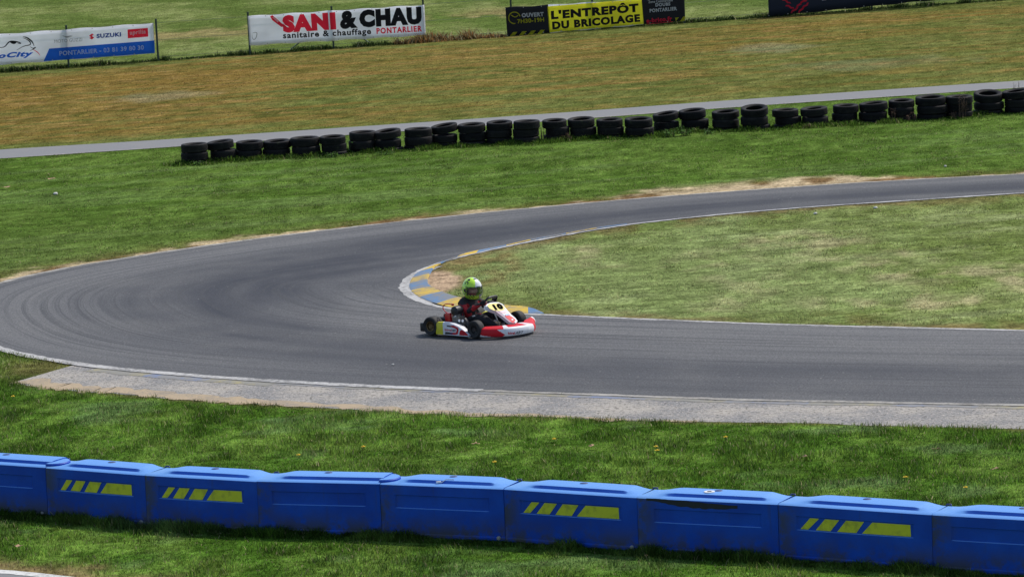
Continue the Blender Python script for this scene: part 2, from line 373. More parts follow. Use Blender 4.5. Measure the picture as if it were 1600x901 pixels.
def rng_(x, a, b, c=0, d=1):
    q = N(nt, 'ShaderNodeMapRange'); q.interpolation_type = 'SMOOTHSTEP'; nt.links.new(x, q.inputs[0])
    for i_, v_ in zip((1, 2, 3, 4), (a, b, c, d)): q.inputs[i_].default_value = v_
    return q.outputs[0]
def mixn(f, a, b):
    q = N(nt, 'ShaderNodeMixRGB')
    for i_, v_ in ((0, f), (1, a), (2, b)):
        if isinstance(v_, (tuple, float)): q.inputs[i_].default_value = v_ if isinstance(v_, float) else (*v_, 1)
        else: nt.links.new(v_, q.inputs[i_])
    return q.outputs[0]
def mul(a, b):
    q = N(nt, 'ShaderNodeMath', operation='MULTIPLY'); 
    for i_, v_ in enumerate((a, b)):
        if isinstance(v_, float): q.inputs[i_].default_value = v_
        else: nt.links.new(v_, q.inputs[i_])
    return q.outputs[0]
geo = N(nt, 'ShaderNodeNewGeometry')
base = mixn(sp.outputs[0], (.128, .127, .126), (.024, .026, .035))
st1 = rng_(noise(mapped(.10, 5.5), 1.0, 5, .6), .48, .68, 0, .75); base = mixn(st1, base, (.05, .051, .056))
st2 = rng_(noise(mapped(.07, 9.0, R(2.2)), 1.0, 3, .5), .56, .66, 0, .75); base = mixn(st2, base, (.040, .041, .045))
st3 = rng_(noise(mapped(.05, 7.0, R(-3.0)), 1.3, 3, .5), .58, .66, 0, .7); base = mixn(st3, base, (.042, .043, .047))
pt = rng_(noise(mapped(.5, .5), 1.0, 5), .45, .75, 0, .35); base = mixn(pt, base, (.135, .132, .126))
sps = rng_(noise(geo.outputs['Position'], 38, 2, .6), .3, .75, .62, 1.45)
hs = N(nt, 'ShaderNodeHueSaturation'); nt.links.new(base, hs.inputs['Color']); nt.links.new(sps, hs.inputs['Value'])
wh = rng_(noise(geo.outputs['Position'], 17, 0), .83, .86, 0, .6); fin = mixn(wh, hs.outputs[0], (.3, .29, .26))
nt.links.new(fin, p.inputs['Base Color']); p.inputs['Roughness'].default_value = .78; p.inputs['Specular IOR Level'].default_value = .35
bp = N(nt, 'ShaderNodeBump'); bp.inputs['Strength'].default_value = .35; bp.inputs['Distance'].default_value = .006; nt.links.new(noise(geo.outputs['Position'], 90, 3), bp.inputs['Height']); nt.links.new(bp.outputs[0], p.inputs['Normal'])
tag(link('track', tme, m), kind='structure'); ASPH = m

def ribbon(name, P, w0, w1, z, mats, side=None, uvs=True, jit=.0, s=0):
    """strip along the polyline P, from w0 to w1 metres to its left"""
    P = np.asarray(P); t = np.gradient(P, axis=0); t /= np.linalg.norm(t, axis=1)[:, None]+1e-12; n = np.stack([-t[:, 1], t[:, 0]], 1)
    d = np.concatenate([[0], np.cumsum(np.linalg.norm(np.diff(P, axis=0), axis=1))])
    j0 = (vnoise(d*6, d*0, s)-.5)*jit; j1 = (vnoise(d*6, d*0+9, s+1)-.5)*jit
    w0 = np.broadcast_to(w0, d.shape); w1 = np.broadcast_to(w1, d.shape)
    a = P+n*(w0+j0)[:, None]; b = P+n*(w1+j1)[:, None]
    V = np.empty((len(P)*2, 3)); V[0::2, :2] = a; V[1::2, :2] = b; V[:, 2] = z
    i = np.arange(len(P)-1)*2; F = np.stack([i, i+2, i+3, i+1], 1); uv = np.empty((len(P)*2, 2)); uv[0::2, 0] = d; uv[1::2, 0] = d; uv[0::2, 1] = w0; uv[1::2, 1] = w1
    me = npmesh(name, V, F, uv=uv); return link(name, me, mats)
def worn(name, c, under, thr=.5, rough=.7, sc=14):
    m, nt, p = nodemat(name); geo = N(nt, 'ShaderNodeNewGeometry')
    a = N(nt, 'ShaderNodeTexNoise'); a.inputs['Scale'].default_value = sc; a.inputs['Detail'].default_value = 8; a.inputs['Roughness'].default_value = .7
    b = N(nt, 'ShaderNodeTexNoise'); b.inputs['Scale'].default_value = 1.1; b.inputs['Detail'].default_value = 3
    nt.links.new(geo.outputs['Position'], a.inputs['Vector']); nt.links.new(geo.outputs['Position'], b.inputs['Vector'])
    ad = N(nt, 'ShaderNodeMath', operation='MULTIPLY_ADD'); nt.links.new(b.outputs[0], ad.inputs[0]); ad.inputs[1].default_value = .6; nt.links.new(a.outputs[0], ad.inputs[2])
    r = N(nt, 'ShaderNodeMapRange'); nt.links.new(ad.outputs[0], r.inputs[0]); r.inputs[1].default_value = thr+.3-.10; r.inputs[2].default_value = thr+.3+.12
    x = N(nt, 'ShaderNodeMixRGB'); nt.links.new(r.outputs[0], x.inputs[0]); x.inputs[1].default_value = (*under, 1); x.inputs[2].default_value = (*c, 1)
    nt.links.new(x.outputs[0], p.inputs['Base Color']); p.inputs['Roughness'].default_value = rough; p.inputs['Specular IOR Level'].default_value = .3
    return m
WLINE = worn('worn_white_paint', (.46, .45, .43), (.17, .165, .155), .44)
WLINE2 = worn('dusty_white_paint', (.36, .34, .30), (.16, .15, .13), .46)
tag(ribbon('track_line', OUT, .0, .13, z0+.004, WLINE2, jit=.05, s=3), kind='structure')
_near = OUT[_k-150:]; 
tag(ribbon('track_line', OUT[_k-90:_k+95], -.06, .14, z0+.008, WLINE, jit=.04, s=4), kind='structure')
d_in = np.linspace(0, 1, NS)
apx = int(np.argmin(INNE[:, 0])); wl = .08+.12*np.exp(-((np.arange(NS)-apx-4)/26.)**2)
tag(ribbon('track_line', INNE, np.full(NS, -.05), wl-.02, z0+.004, WLINE, jit=.05, s=6), kind='structure')

# kerb: blue and yellow painted concrete inside the apex
KPX = [(980, 351), (930, 358), (880, 367), (830, 376), (790, 385), (750, 394.5), (720, 401), (695, 408), (668, 419), (652, 427), (645, 434), (641, 441), (640, 450), (648, 460), (668, 470), (692, 478), (725, 485), (775, 489), (818, 490.5), (850, 490.6)]
KIX = [(980, 350.5), (930, 357.3), (880, 366.3), (830, 375.2), (791, 384), (753.5, 392), (728, 398), (705, 406), (682, 417), (676, 423), (672, 430), (669, 437), (670, 446), (684, 455), (704, 463), (727, 469), (757, 475), (795, 480), (820, 482), (846, 489)]
KN = 240
KO, KI = catmull(G2(KPX), KN), catmull(G2(KIX), KN)
kcol = [(0, 0), (.055, 1), (.11, 0), (.165, 1), (.22, 0), (.29, 1), (.345, 0), (.395, 1), (.445, 0), (.50, 1), (.56, 0), (.63, 1), (.685, 0), (.735, 1), (.785, 0), (.90, 1)]
kb = [0, .05, .10, .16, .21, .27, .33, .40, .46, .53, .59, .655, .705, .765, .825, .885, .955, 1.01]
# block joints measured from the apex outward; even = blue, odd = yellow
V = []; F = []; MI = []
for i in range(KN):
    w_ = np.linalg.norm(KI[i]-KO[i]); hgt = min(.030, .09*w_)
    for q, (f_, h_) in enumerate([(0, 0.0), (.10, hgt*.25), (.5, hgt*.7), (.95, hgt), (1.0, 0.0)]):
        pnt = KO[i]*(1-f_)+KI[i]*f_; V.append((pnt[0], pnt[1], .013+h_))
for i in range(KN-1):
    s_ = (i+.5)/KN; idx = sum(1 for b_ in kb if s_ >= b_)-1
    for q in range(4): F.append((i*5+q, i*5+5+q, i*5+6+q, i*5+1+q)); MI.append(1 if idx % 2 else 0)
KB = worn('worn_blue_kerb_paint', (.10, .20, .35), (.20, .20, .195), .48, sc=7); KY = worn('worn_yellow_kerb_paint', (.60, .40, .035), (.26, .22, .15), .47, sc=7)
tag(pydata('kerb', V, F, [KB, KY], mi=MI), kind='structure')

KBm = mat('kerb_concrete', (.24, .235, .22), .9, var=.25, scale=12)
_a0, _a1 = max(0, apx-45), min(NS, apx+40)
tag(ribbon('kerb_base', INNE[_a0:_a1], -.03, .22, z0+.0025, KBm, jit=.03, s=14), kind='structure')
# gravel verge with faint kerb paint, service path, corner of the near road
def sheet(name, poly, z, mats):
    bm = bmesh.new(); vs = [bm.verts.new((a, b, z)) for a, b in poly]; f = bm.faces.new(vs); bm.normal_update()
    if f.normal.z < 0: f.normal_flip()
    bmesh.ops.triangulate(bm, faces=[f]); me = bpy.data.meshes.new(name); bm.to_mesh(me); bm.free(); return link(name, me, mats)
m, nt, p = nodemat('dusty_concrete'); geo = N(nt, 'ShaderNodeNewGeometry')
base = mixn(rng_(noise(geo.outputs['Position'], 1.2, 6, .6), .35, .65), (.20, .198, .195), (.36, .33, .285))
mpq = N(nt, 'ShaderNodeMapping'); mpq.inputs['Scale'].default_value = (.6, 3, 1); nt.links.new(geo.outputs['Position'], mpq.inputs[0])
base = mixn(rng_(noise(mpq.outputs[0], 1.5, 5, .6), .5, .7, 0, .6), base, (.17, .165, .165))
base = mixn(rng_(noise(geo.outputs['Position'], 16, 4, .75), .53, .59, 0, .8), base, (.06, .055, .045))
base = mixn(rng_(noise(geo.outputs['Position'], 24, 3, .7), .55, .63, 0, .8), base, (.50, .44, .38))
nt.links.new(base, p.inputs['Base Color']); p.inputs['Roughness'].default_value = .9
bp = N(nt, 'ShaderNodeBump'); bp.inputs['Strength'].default_value = .6; bp.inputs['Distance'].default_value = .02; nt.links.new(noise(geo.outputs['Position'], 40, 3), bp.inputs['Height']); nt.links.new(bp.outputs[0], p.inputs['Normal'])
vb = VERGE_B.copy(); vb[:, 1] += (fbm(vb[:, 0]*3, vb[:, 0]*0, 12)-.5)*.25
poly = np.vstack([vb, OUT[::-1][:NS-_k:3], [_tl]]); tag(sheet('gravel_verge', poly, .002, m), kind='structure')
SAND = worn('loose_sand', (.40, .31, .20), (.24, .21, .17), .42, .95, 16)
tag(ribbon('sand_edge', vb[:120], np.full(120, -.02), .05+.42*np.interp(np.arange(120), [0, 25, 70, 119], [1, .9, .6, .02]), .005, SAND, jit=.22, s=9), kind='structure')
OB = worn('faded_blue_paint', (.14, .19, .33), (.22, .215, .205), .60, sc=8); OY = worn('faded_yellow_paint', (.34, .29, .13), (.23, .22, .19), .60, sc=8)
seg = _k+6; q = 0; dd = np.concatenate([[0], np.cumsum(np.linalg.norm(np.diff(OUT, axis=0), axis=1))])
while seg < NS-3 and q < 22:
    e = seg
    while e < NS-2 and dd[e]-dd[seg] < 1.15: e += 1
    wv = .30 if q < 3 else .17
    tag(ribbon('kerb_paint', OUT[seg:e+1], -wv, -.02, .0055, OY if q % 2 == 0 else OB, jit=.08, s=q), kind='structure'); seg = e; q += 1
pm = mat('pale_asphalt', (.185, .185, .187), .85, var=.2, scale=30, dirt=(.22, .21, .19), dirt_amt=.5, dscale=1)
tag(sheet('service_path', np.vstack([PATH_T, PATH_B[::-1]]), .003, pm), kind='structure')
tag(ribbon('path_edge', PATH_B, -.02, .07, .007, WLINE2, jit=.05, s=8), kind='structure')
nr = np.vstack([NEAR_EDGE, [NEAR_EDGE[-1]+[0, -6]], [NEAR_EDGE[0]+[-3, -6]]])
tag(sheet('near_track', nr, .003, pm), kind='structure')
tag(ribbon('near_track_line', catmull(NEAR_EDGE, 60), -.16, .0, .007, worn('road_white_paint', (.62, .61, .58), (.28, .27, .25), .36), jit=.04, s=2), kind='structure')

# ------------------------------------------------------------------ grass
m, nt, p = nodemat('grass_blades'); at = N(nt, 'ShaderNodeAttribute', attribute_name='Col')
out = [n_ for n_ in nt.nodes if n_.type == 'OUTPUT_MATERIAL'][0]
nt.links.new(at.outputs[0], p.inputs['Base Color']); p.inputs['Roughness'].default_value = .7; p.inputs['Specular IOR Level'].default_value = .08
tr = N(nt, 'ShaderNodeBsdfTranslucent'); hs = N(nt, 'ShaderNodeHueSaturation'); hs.inputs['Value'].default_value = 1.5; hs.inputs['Hue'].default_value = .49; nt.links.new(at.outputs[0], hs.inputs['Color']); nt.links.new(hs.outputs[0], tr.inputs[0])
mx = N(nt, 'ShaderNodeMixShader'); mx.inputs[0].default_value = .5; nt.links.new(p.outputs[0], mx.inputs[1]); nt.links.new(tr.outputs[0], mx.inputs[2]); nt.links.new(mx.outputs[0], out.inputs['Surface'])
GRASS = m
VB_ALL = None
def blocked(X, Y):
    b = inside(X, Y, TRK_POLY)|inside(X, Y, VER_POLY)
    yp, yb = yline(X, PATH_T), yline(X, PATH_B); b |= (Y > yb-.02) & (Y < yp+.05)
    b |= (dist_poly(X, Y, INN, 6) < .12)
    b |= inside(X, Y, np.vstack([KO[::6], KI[::-6]])) | inside(X, Y, nr)
    return b
def visible(X, Y, mgn=40):
    d = np.stack([X, Y, X*0], 1)-_C; q = d@_fw; px = PW/2+FPX*(d@_rt)/q; py = PH/2-FPX*(d@_up)/q
    return (px > -mgn*2) & (px < PW+mgn*2) & (py > -mgn) & (py < PH+mgn*1.5)
def blades(name, X, Y, h0, h1, wd, lab, tint=1.0, dry=.04, lean=1.1, colfn=None, zoff=0.0, clump=True):
    c, g, *_ = cover(X, Y); n = len(X)
    if colfn is not None: c = colfn(X, Y, c); g = np.ones(n)
    keep = rng.random(n) < np.clip(g+.05, 0, 1); X, Y, c, g = X[keep], Y[keep], c[keep], g[keep]; n = len(X)
    cl = fbm(X*2.2, Y*2.2, 77, 3) if clump else np.full(n, .5)
    h = (h0+(h1-h0)*rng.random(n)**1.5)*(.45+1.1*sst(.35, .7, cl))*(.5+.5*g); a = rng.random(n)*6.283; z = ground_z(X, Y)+zoff
    le = (rng.random(n)*.8+.2)*lean*h; la = a+1.57+(rng.random(n)-.5)*2+.0; ww = wd*(.6+.8*rng.random(n))/2
    dx, dy = np.cos(a)*ww, np.sin(a)*ww; lx, ly = np.cos(la)*le, np.sin(la)*le
    V = np.empty((n, 5, 3)); V[:, 0] = np.stack([X-dx, Y-dy, z], 1); V[:, 1] = np.stack([X+dx, Y+dy, z], 1)
    V[:, 2] = np.stack([X+dx*.7+lx*.4, Y+dy*.7+ly*.4, z+h*.6], 1); V[:, 3] = np.stack([X-dx*.7+lx*.4, Y-dy*.7+ly*.4, z+h*.6], 1)
    V[:, 4] = np.stack([X+lx, Y+ly, z+h], 1)
    i = np.arange(n)*5; F = np.concatenate([np.stack([i, i+1, i+2], 1), np.stack([i, i+2, i+3], 1), np.stack([i+3, i+2, i+4], 1)])
    cc = c*(.50+1.25*rng.random(n)**1.6)[:, None]*tint; cc = cc*(1+.25*(rng.random((n, 3))-.5)*np.array([1.2, .5, .8]))  # random blade tone; the brightest blades carry highlights painted into the colour
    dr = rng.random(n) < dry*(1+2*(1-g)); cc[dr] = np.array([.30, .27, .15])*(.6+.6*rng.random(dr.sum()))[:, None]
    me = npmesh(name, V.reshape(-1, 3), F, np.repeat(np.clip(cc, 0, .8), 5, 0))
    return tag(link(name, me, GRASS), lab, 'grass', kind='stuff')
def scatter(n, x0, x1, y0, y1, cond=None):
    X = rng.uniform(x0, x1, n); Y = rng.uniform(y0, y1, n); k = visible(X, Y); X, Y = X[k], Y[k]; k = ~blocked(X, Y); X, Y = X[k], Y[k]
    if cond is not None: k = cond(X, Y); X, Y = X[k], Y[k]
    return X, Y
fgc = lambda X, Y: (~inside(X, Y, OUT_POLY)) & (Y < 61)
X, Y = scatter(560000, -8.5, 8.5, 40, 60.5, fgc)
blades('lush_grass', X, Y, .022, .060, .008, 'lush green grass on the near verge around the blue barrier', dry=.06)
X, Y = scatter(640000, -17, 17, 58, 98, lambda X, Y: (~fgc(X, Y)) & (Y < yline(X, PATH_B)))
blades('mown_grass', X, Y, .008, .024, .011, 'short mown grass of the infield and below the tyre wall', dry=.07)
X, Y = scatter(200000, -22, 22, 85, 146, lambda X, Y: Y > yline(X, PATH_T))
blades('field_grass', X, Y, .008, .020, .025, 'sun-browned mown grass of the field up to the fence and beyond', dry=.02, clump=False)

# ------------------------------------------------------------------ barrier
m, nt, p = nodemat('blue_plastic'); tc = N(nt, 'ShaderNodeTexCoord'); oi = N(nt, 'ShaderNodeObjectInfo')
ob = tc.outputs['Object']
addv = N(nt, 'ShaderNodeVectorMath', operation='ADD'); nt.links.new(ob, addv.inputs[0]); scv = N(nt, 'ShaderNodeVectorMath', operation='SCALE'); scv.inputs[0].default_value = (37, 11, 5); nt.links.new(oi.outputs['Random'], scv.inputs['Scale']); nt.links.new(scv.outputs[0], addv.inputs[1]); vec = addv.outputs[0]
base = mixn(rng_(noise(vec, 2.2, 4), .3, .7), (.0012, .050, .39), (.003, .075, .50))
base = mixn(rng_(noise(vec, 14, 6, .7), .45, .75, 0, .3), base, (.01, .05, .28))
sx = N(nt, 'ShaderNodeSeparateXYZ'); nt.links.new(ob, sx.inputs[0])
low = rng_(sx.outputs[2], .02, .40, 1, 0); lft = rng_(sx.outputs[0], .0, .35, 1, 0)
stn = rng_(noise(vec, 3.4, 8, .72), .38, .56, 0, 1)
mxm = N(nt, 'ShaderNodeMath', operation='MAXIMUM'); nt.links.new(low, mxm.inputs[0]); nt.links.new(mul(lft, .8), mxm.inputs[1])
dirt = mul(mul(mxm.outputs[0], stn), .95); base = mixn(dirt, base, (.060, .058, .022))
mpz = N(nt, 'ShaderNodeMapping'); mpz.inputs['Scale'].default_value = (9, 9, .7); nt.links.new(vec, mpz.inputs[0])
base = mixn(rng_(noise(mpz.outputs[0], 1.6, 4, .6), .58, .75, 0, .35), base, (.03, .05, .16))
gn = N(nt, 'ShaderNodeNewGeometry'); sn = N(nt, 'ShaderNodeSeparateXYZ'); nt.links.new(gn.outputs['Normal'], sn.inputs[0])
base = mixn(rng_(sn.outputs[2], .60, .99, 0, .80), base, (.15, .36, .74))     # sky and sun sheen painted in: paler blue on upward faces
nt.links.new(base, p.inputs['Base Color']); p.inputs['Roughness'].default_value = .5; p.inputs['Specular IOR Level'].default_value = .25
bp = N(nt, 'ShaderNodeBump'); bp.inputs['Strength'].default_value = .12; bp.inputs['Distance'].default_value = .01; nt.links.new(noise(vec, 30, 4), bp.inputs['Height']); nt.links.new(bp.outputs[0], p.inputs['Normal'])
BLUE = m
DECAL = mat('yellow_marking', (.62, .62, .02), .5, var=.1, scale=6, dirt=(.12, .14, .04), dirt_amt=.6, dscale=7)
DARK = mat('black_scuff', (.012, .014, .02), .7, var=.3, scale=8); METAL = mat('galvanised_steel', (.45, .45, .43), .45, .8, var=.2)
CAP = mat('dark_blue_cap', (.008, .03, .14), .5); WHITE = mat('white_plastic', (.72, .72, .70), .5)
SEAMS = [((-98, 796), (-90, 720)), ((75, 809), (73, 732)), ((230, 822), (224, 741)), ((405, 833), (400, 745)), ((597, 838), (593, 752)), ((790, 847), (787, 764)), ((998, 862), (993, 771)), ((1218, 874), (1214, 784)), ((1458, 892), (1452, 797)), ((1712, 908), (1706, 812))]
BH, BD, RH = .665, .50, .038
base_pts = [G(*a) for a, b in SEAMS]
def block_mesh(L, lobe):
    st = [0, .012, .03]+[.12, .13]+[.30, .42, .55, .68]+[.875, .885]+[.97, .985, 1.0]
    st = sorted(set(st+[.08, .16, .20, .24, .86, .90, .93])); V = []; zs = [0, .06, .085, .10, .24, .385, .392, .535, .542, BH-.05, BH-.012]
    for t in st:
        endc = 1 if (t < .011 or t > .989) else 0
        rr = sst(.06, .24, np.array(t))*(sst(.98, .84, np.array(t)) if not lobe else 1.0)
        pan = .125 < t < .88; bulge = .010*math.sin(math.pi*t)
        P_ = []
        for z in zs:
            y = 0.0+.012*(z/BH)+endc*.007
            if z < .09: y -= .010
            if pan and .387 < z < .54: y += .014
            y -= bulge*math.sin(math.pi*min(z/BH, 1))
            P_.append((y, z))
        P_ += [(.035+endc*.01, BH), (.12, BH+.002), (.150, BH+RH*rr*.92), (.22, BH+RH*rr+.004*rr), (BD-.05, BH+RH*rr), (BD-.01, BH-.02+RH*rr*.8), (BD, .4), (BD, 0)]
        V += [(t*L, y, z) for y, z in P_]; k = len(P_)
    F = []
    for i in range(len(st)-1):
        for j in range(k-1): F.append((i*k+j, i*k+k+j, i*k+k+j+1, i*k+j+1))
    F.append(tuple(range(k))[::-1]); F.append(tuple((len(st)-1)*k+j for j in range(k)))
    return V, F
labs = ['blue plastic barrier block at the left edge of the photo, plain front without yellow marks',
 'blue barrier block with short yellow hatch marks and moss-stained lower left corner',
 'blue barrier block with yellow hatch marks, between the moss-stained marked one and a plain one',
 'plain blue barrier block with rounded top end overlapping its right neighbour',
 'plain blue barrier block with dipped left top and small white scrap on it',
 'blue barrier block with yellow hatch marks in the middle of the row, moss-streaked left side',
 'blue barrier block with a long black rubber scuff and white ring on top',
 'longest clean blue barrier block with yellow hatch marks, near the right edge',
 'blue plain barrier block cut off by the right edge of the photo']
hatch = {1, 2, 5, 7}
for i in range(9):
    a, b = base_pts[i], base_pts[i+1]; L = np.linalg.norm(b-a)-.005; ang = math.atan2(b[1]-a[1], b[0]-a[0])
    lobe = i in (0, 3)
    r_ = empty('barrier_block', (a[0], a[1], -.035+(.004 if lobe else 0)), ang); tag(r_, labs[i], 'barrier', 'blue plastic barrier blocks in a row')
    V, F = block_mesh(L, lobe); mb = MB(); mb.add(V, F)
    if lobe:   # rounded hinge end lying over the neighbour
        pr = []; n_ = 14
        for z in (BH-.02, BH+RH-.022, BH+RH-.010):
            s_ = 1.0 if z < BH+RH-.011 else .94
            pr += [(L-.02+.19*s_*math.sin(math.pi*k_/n_), .245-.19*s_*math.cos(math.pi*k_/n_), z+.001) for k_ in range(n_+1)]
        q = n_+1; f_ = []
        for l_ in range(2):
            for k_ in range(n_): f_.append((l_*q+k_, l_*q+k_+1, l_*q+q+k_+1, l_*q+q+k_))
            f_.append((l_*q+n_, l_*q, l_*q+q, l_*q+q+n_))
        f_.append(tuple(2*q+k_ for k_ in range(q))); f_.append(tuple(range(q))[::-1]); mb.add(pr, f_)
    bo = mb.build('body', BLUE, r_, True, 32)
    if i in hatch:
        y0 = .012
        for (b0, b1, t0, t1) in [(.144, .195, .209, .269), (.246, .343, .308, .402), (.388, .512, .446, .564), (.55, .865, .618, .862)]:
            zb, zt = .398, .528; N_ = 6
            g_ = lambda t, z: (t*L, .012*(z/BH)-.010*math.sin(math.pi*t)*math.sin(math.pi*z/BH)+.014-.004, z)
            vv = [g_(b0+(b1-b0)*k_/N_, zb) for k_ in range(N_+1)]+[g_(t0+(t1-t0)*k_/N_, zt) for k_ in range(N_+1)]
            pydata('yellow_mark', vv, [(k_, k_+1, N_+2+k_, N_+1+k_) for k_ in range(N_)], DECAL, r_)
    mb = MB(); mb.lathe([(0, -.006), (.022, -.006), (.026, 0), (.026, .01)], 'y', 14, (L-.075, -.012, .085)); mb.lathe([(.0, -.018), (.009, -.018), (.010, -.004)], 'y', 8, (L-.075, -.012, .085)); mb.build('bolt', METAL, r_, True, 40)
    mb = MB(); mb.lathe([(0, .006), (.042, .006), (.05, .001), (.05, -.01)], 'z', 20, (L*.50, .36, BH+RH)); mb.build('filler_cap', CAP, r_, True, 40)
    mb = MB(); mb.tube([(L-.03, BD-.05, BH-.01), (L-.02, BD-.02, BH+.012), (L+.02, BD-.01, BH+.012), (L+.03, BD-.03, BH-.01)], .010, 6); mb.build('link_pin', CAP, r_, True)
    if i == 6:
        ts = np.linspace(.07, .72, 30); up_ = .635+.018*fbm(ts*30, ts*0, 3)+.012-.03*sst(.2, .72, ts); lo_ = up_-.02-.055*np.exp(-((ts-.42)/.25)**2)*(.5+fbm(ts*24, ts*0+4, 5))
        yy = lambda t, z: .012*(z/BH)-.010*math.sin(math.pi*t)*math.sin(math.pi*min(z/BH, 1))-.003
        vv = [(t*L, yy(t, z), z) for t, z in zip(ts, up_)]+[(t*L, yy(t, z), z) for t, z in zip(ts, lo_)]
        pydata('rubber_scuff', vv, [(30+k_, 31+k_, k_+1, k_) for k_ in range(29)], DARK, r_)
        mb = MB(); mb.lathe([(.028, .012), (.045, .016), (.062, .012), (.062, .0)], 'z', 22, (L*.46, .26, BH+RH)); mb.build('white_ring', WHITE, r_, True, 40)
    if i == 4:
        mb = MB(); mb.box(-.03, .03, -.012, .012, 0, .02, b=.004, rot=Matrix.Rotation(.7, 3, 'Z'), at=(L*.45, .12, BH+.01)); mb.tube([(L*.47, .12, BH+.014), (L*.5, .16, BH+RH+.01), (L*.56, .18, BH+RH+.008)], .005, 5); mb.build('white_scrap', WHITE, r_)
# grass growing up against the blocks
Xs, Ys = [], []
for i in range(9):
    a, b = base_pts[i], base_pts[i+1]; n_ = 3200; t = rng.random(n_); off = -rng.random(n_)**1.6*.22-.012
    d_ = (b-a)/np.linalg.norm(b-a); Xs.append(a[0]+(b[0]-a[0])*t-d_[1]*off); Ys.append(a[1]+(b[1]-a[1])*t+d_[0]*off)
X, Y = np.concatenate(Xs), np.concatenate(Ys); k = visible(X, Y); X, Y = X[k], Y[k]
blades('long_grass', X, Y, .04, .10, .009, 'uncut grass tufts against the foot of the blue barrier', tint=.9, dry=.02)

# ------------------------------------------------------------------ tyre wall
m, nt, p = nodemat('tyre_rubber'); tc = N(nt, 'ShaderNodeTexCoord'); oi = N(nt, 'ShaderNodeObjectInfo')
addv = N(nt, 'ShaderNodeVectorMath', operation='ADD'); nt.links.new(tc.outputs['Object'], addv.inputs[0]); nt.links.new(oi.outputs['Location'], addv.inputs[1])
base = mixn(rng_(oi.outputs['Random'], 0, 1), (.006, .006, .007), (.013, .012, .012))
base = mixn(rng_(noise(addv.outputs[0], 5, 6, .7), .45, .75, 0, .4), base, (.045, .042, .036))
base = mixn(rng_(noise(addv.outputs[0], 9, 3, .6), .62, .70, 0, .4), base, (.05, .06, .03))
nt.links.new(base, p.inputs['Base Color']); p.inputs['Roughness'].default_value = .75; p.inputs['Specular IOR Level'].default_value = .2
RUB = m
def tyre_mesh(Ro, wd, ri, n=44, kart=False):
    h = wd/2; prof = []
    tread = [(-.76, -.002), (-.36, 0), (-.33, -.012), (-.28, -.012), (-.25, 0), (-.03, .001), (-.0, -.012), (.04, -.012), (.07, .001), (.27, 0), (.30, -.012), (.34, -.012), (.37, 0), (.76, -.002)] if not kart else [(-.7, 0), (-.3, .002), (0, .003), (.3, .002), (.7, 0)]
    outer = [(Ro+d, t*h*1.0) for t, d in tread]
    prof += outer+[(Ro-.010, h*.90), (Ro-.028, h*.98), ((Ro+ri)/2+.02, h*1.0), (ri+.03, h*.90), (ri+.006, h*.72), (ri, h*.62)]
    prof += [(ri+.018, h*.55), ((Ro+ri)/2+.03, h*.82), (Ro-.03, h*.6), (Ro-.025, -h*.6), ((Ro+ri)/2+.03, -h*.82), (ri+.018, -h*.55)]
    prof += [(ri, -h*.62), (ri+.006, -h*.72), (ri+.03, -h*.90), ((Ro+ri)/2+.02, -h*1.0), (Ro-.028, -h*.98), (Ro-.010, -h*.90)]
    return prof
TY = []
for (ro, wd, ri) in [(.312, .185, .19), (.300, .17, .185), (.322, .195, .20), (.306, .178, .175)]:
    mb = MB(); mb.lathe(tyre_mesh(ro, wd, ri), 'z', 44, closed=True); o = mb.build('tyre', RUB, None, True, 28); TY.append((o.data, ro, wd)); bpy.data.objects.remove(o)
# (left px, right px, ground-line px, top px, tilt)
STK = [(283, 325, 256, 221, 1), (326, 367, 252, 219.5, 5), (368, 411, 249, 215.6, 0), (412, 455, 246, 214.7, 1), (455, 500, 245, 212, 0), (501, 541, 243, 210, 0),
 (544, 586, 238, 203, 0), (586, 629, 236, 202, 5), (631, 674, 233, 198, 0), (674, 716, 229, 195, 7), (717, 760, 227, 190, 1), (762, 803, 225, 187, 0), (804, 845, 224, 185.6, 0), (851, 889, 220, 185, 0), (890, 932, 217.5, 182, 1),
 (934, 976, 216, 183, 0), (979, 1023, 214.5, 182, -1), (1022, 1062, 207, 176, 6), (1064, 1107, 205, 169.7, 3), (1114, 1156, 203, 170.6, 2), (1160, 1203, 203, 166, 2), (1211, 1252, 199, 168, 0), (1253, 1295, 197, 164, 3),
 (1303, 1343, 194, 161.6, 0), (1344, 1388, 192, 158.5, 3), (1390, 1431, 189, 154, 0), (1434, 1481, 187, 148, 0), (1481, 1523, 184, 147, 0), (1523, 1569, 179, 143, -1), (1571, 1616, 177, 140, 5)]
SINK = []
feat = {0: 'stack at the left end of the tyre wall', 29: 'stack cut off by the right edge of the photo', 20: 'tall open-topped stack left of the gap in the tyre wall', 21: 'stack just right of the gap in the tyre wall',
 5: 'half-buried stack behind the leafy green weed', 27: 'stack hidden behind the tall dry brown weed', 26: 'stack left of the tall dry brown weed', 28: 'stack right of the tall dry brown weed'}
ordw = ['first', 'second', 'third', 'fourth', 'fifth', 'sixth', 'seventh', 'eighth', 'ninth', 'tenth', 'eleventh', 'twelfth', 'thirteenth', 'fourteenth', 'fifteenth']
STACK_POS = []
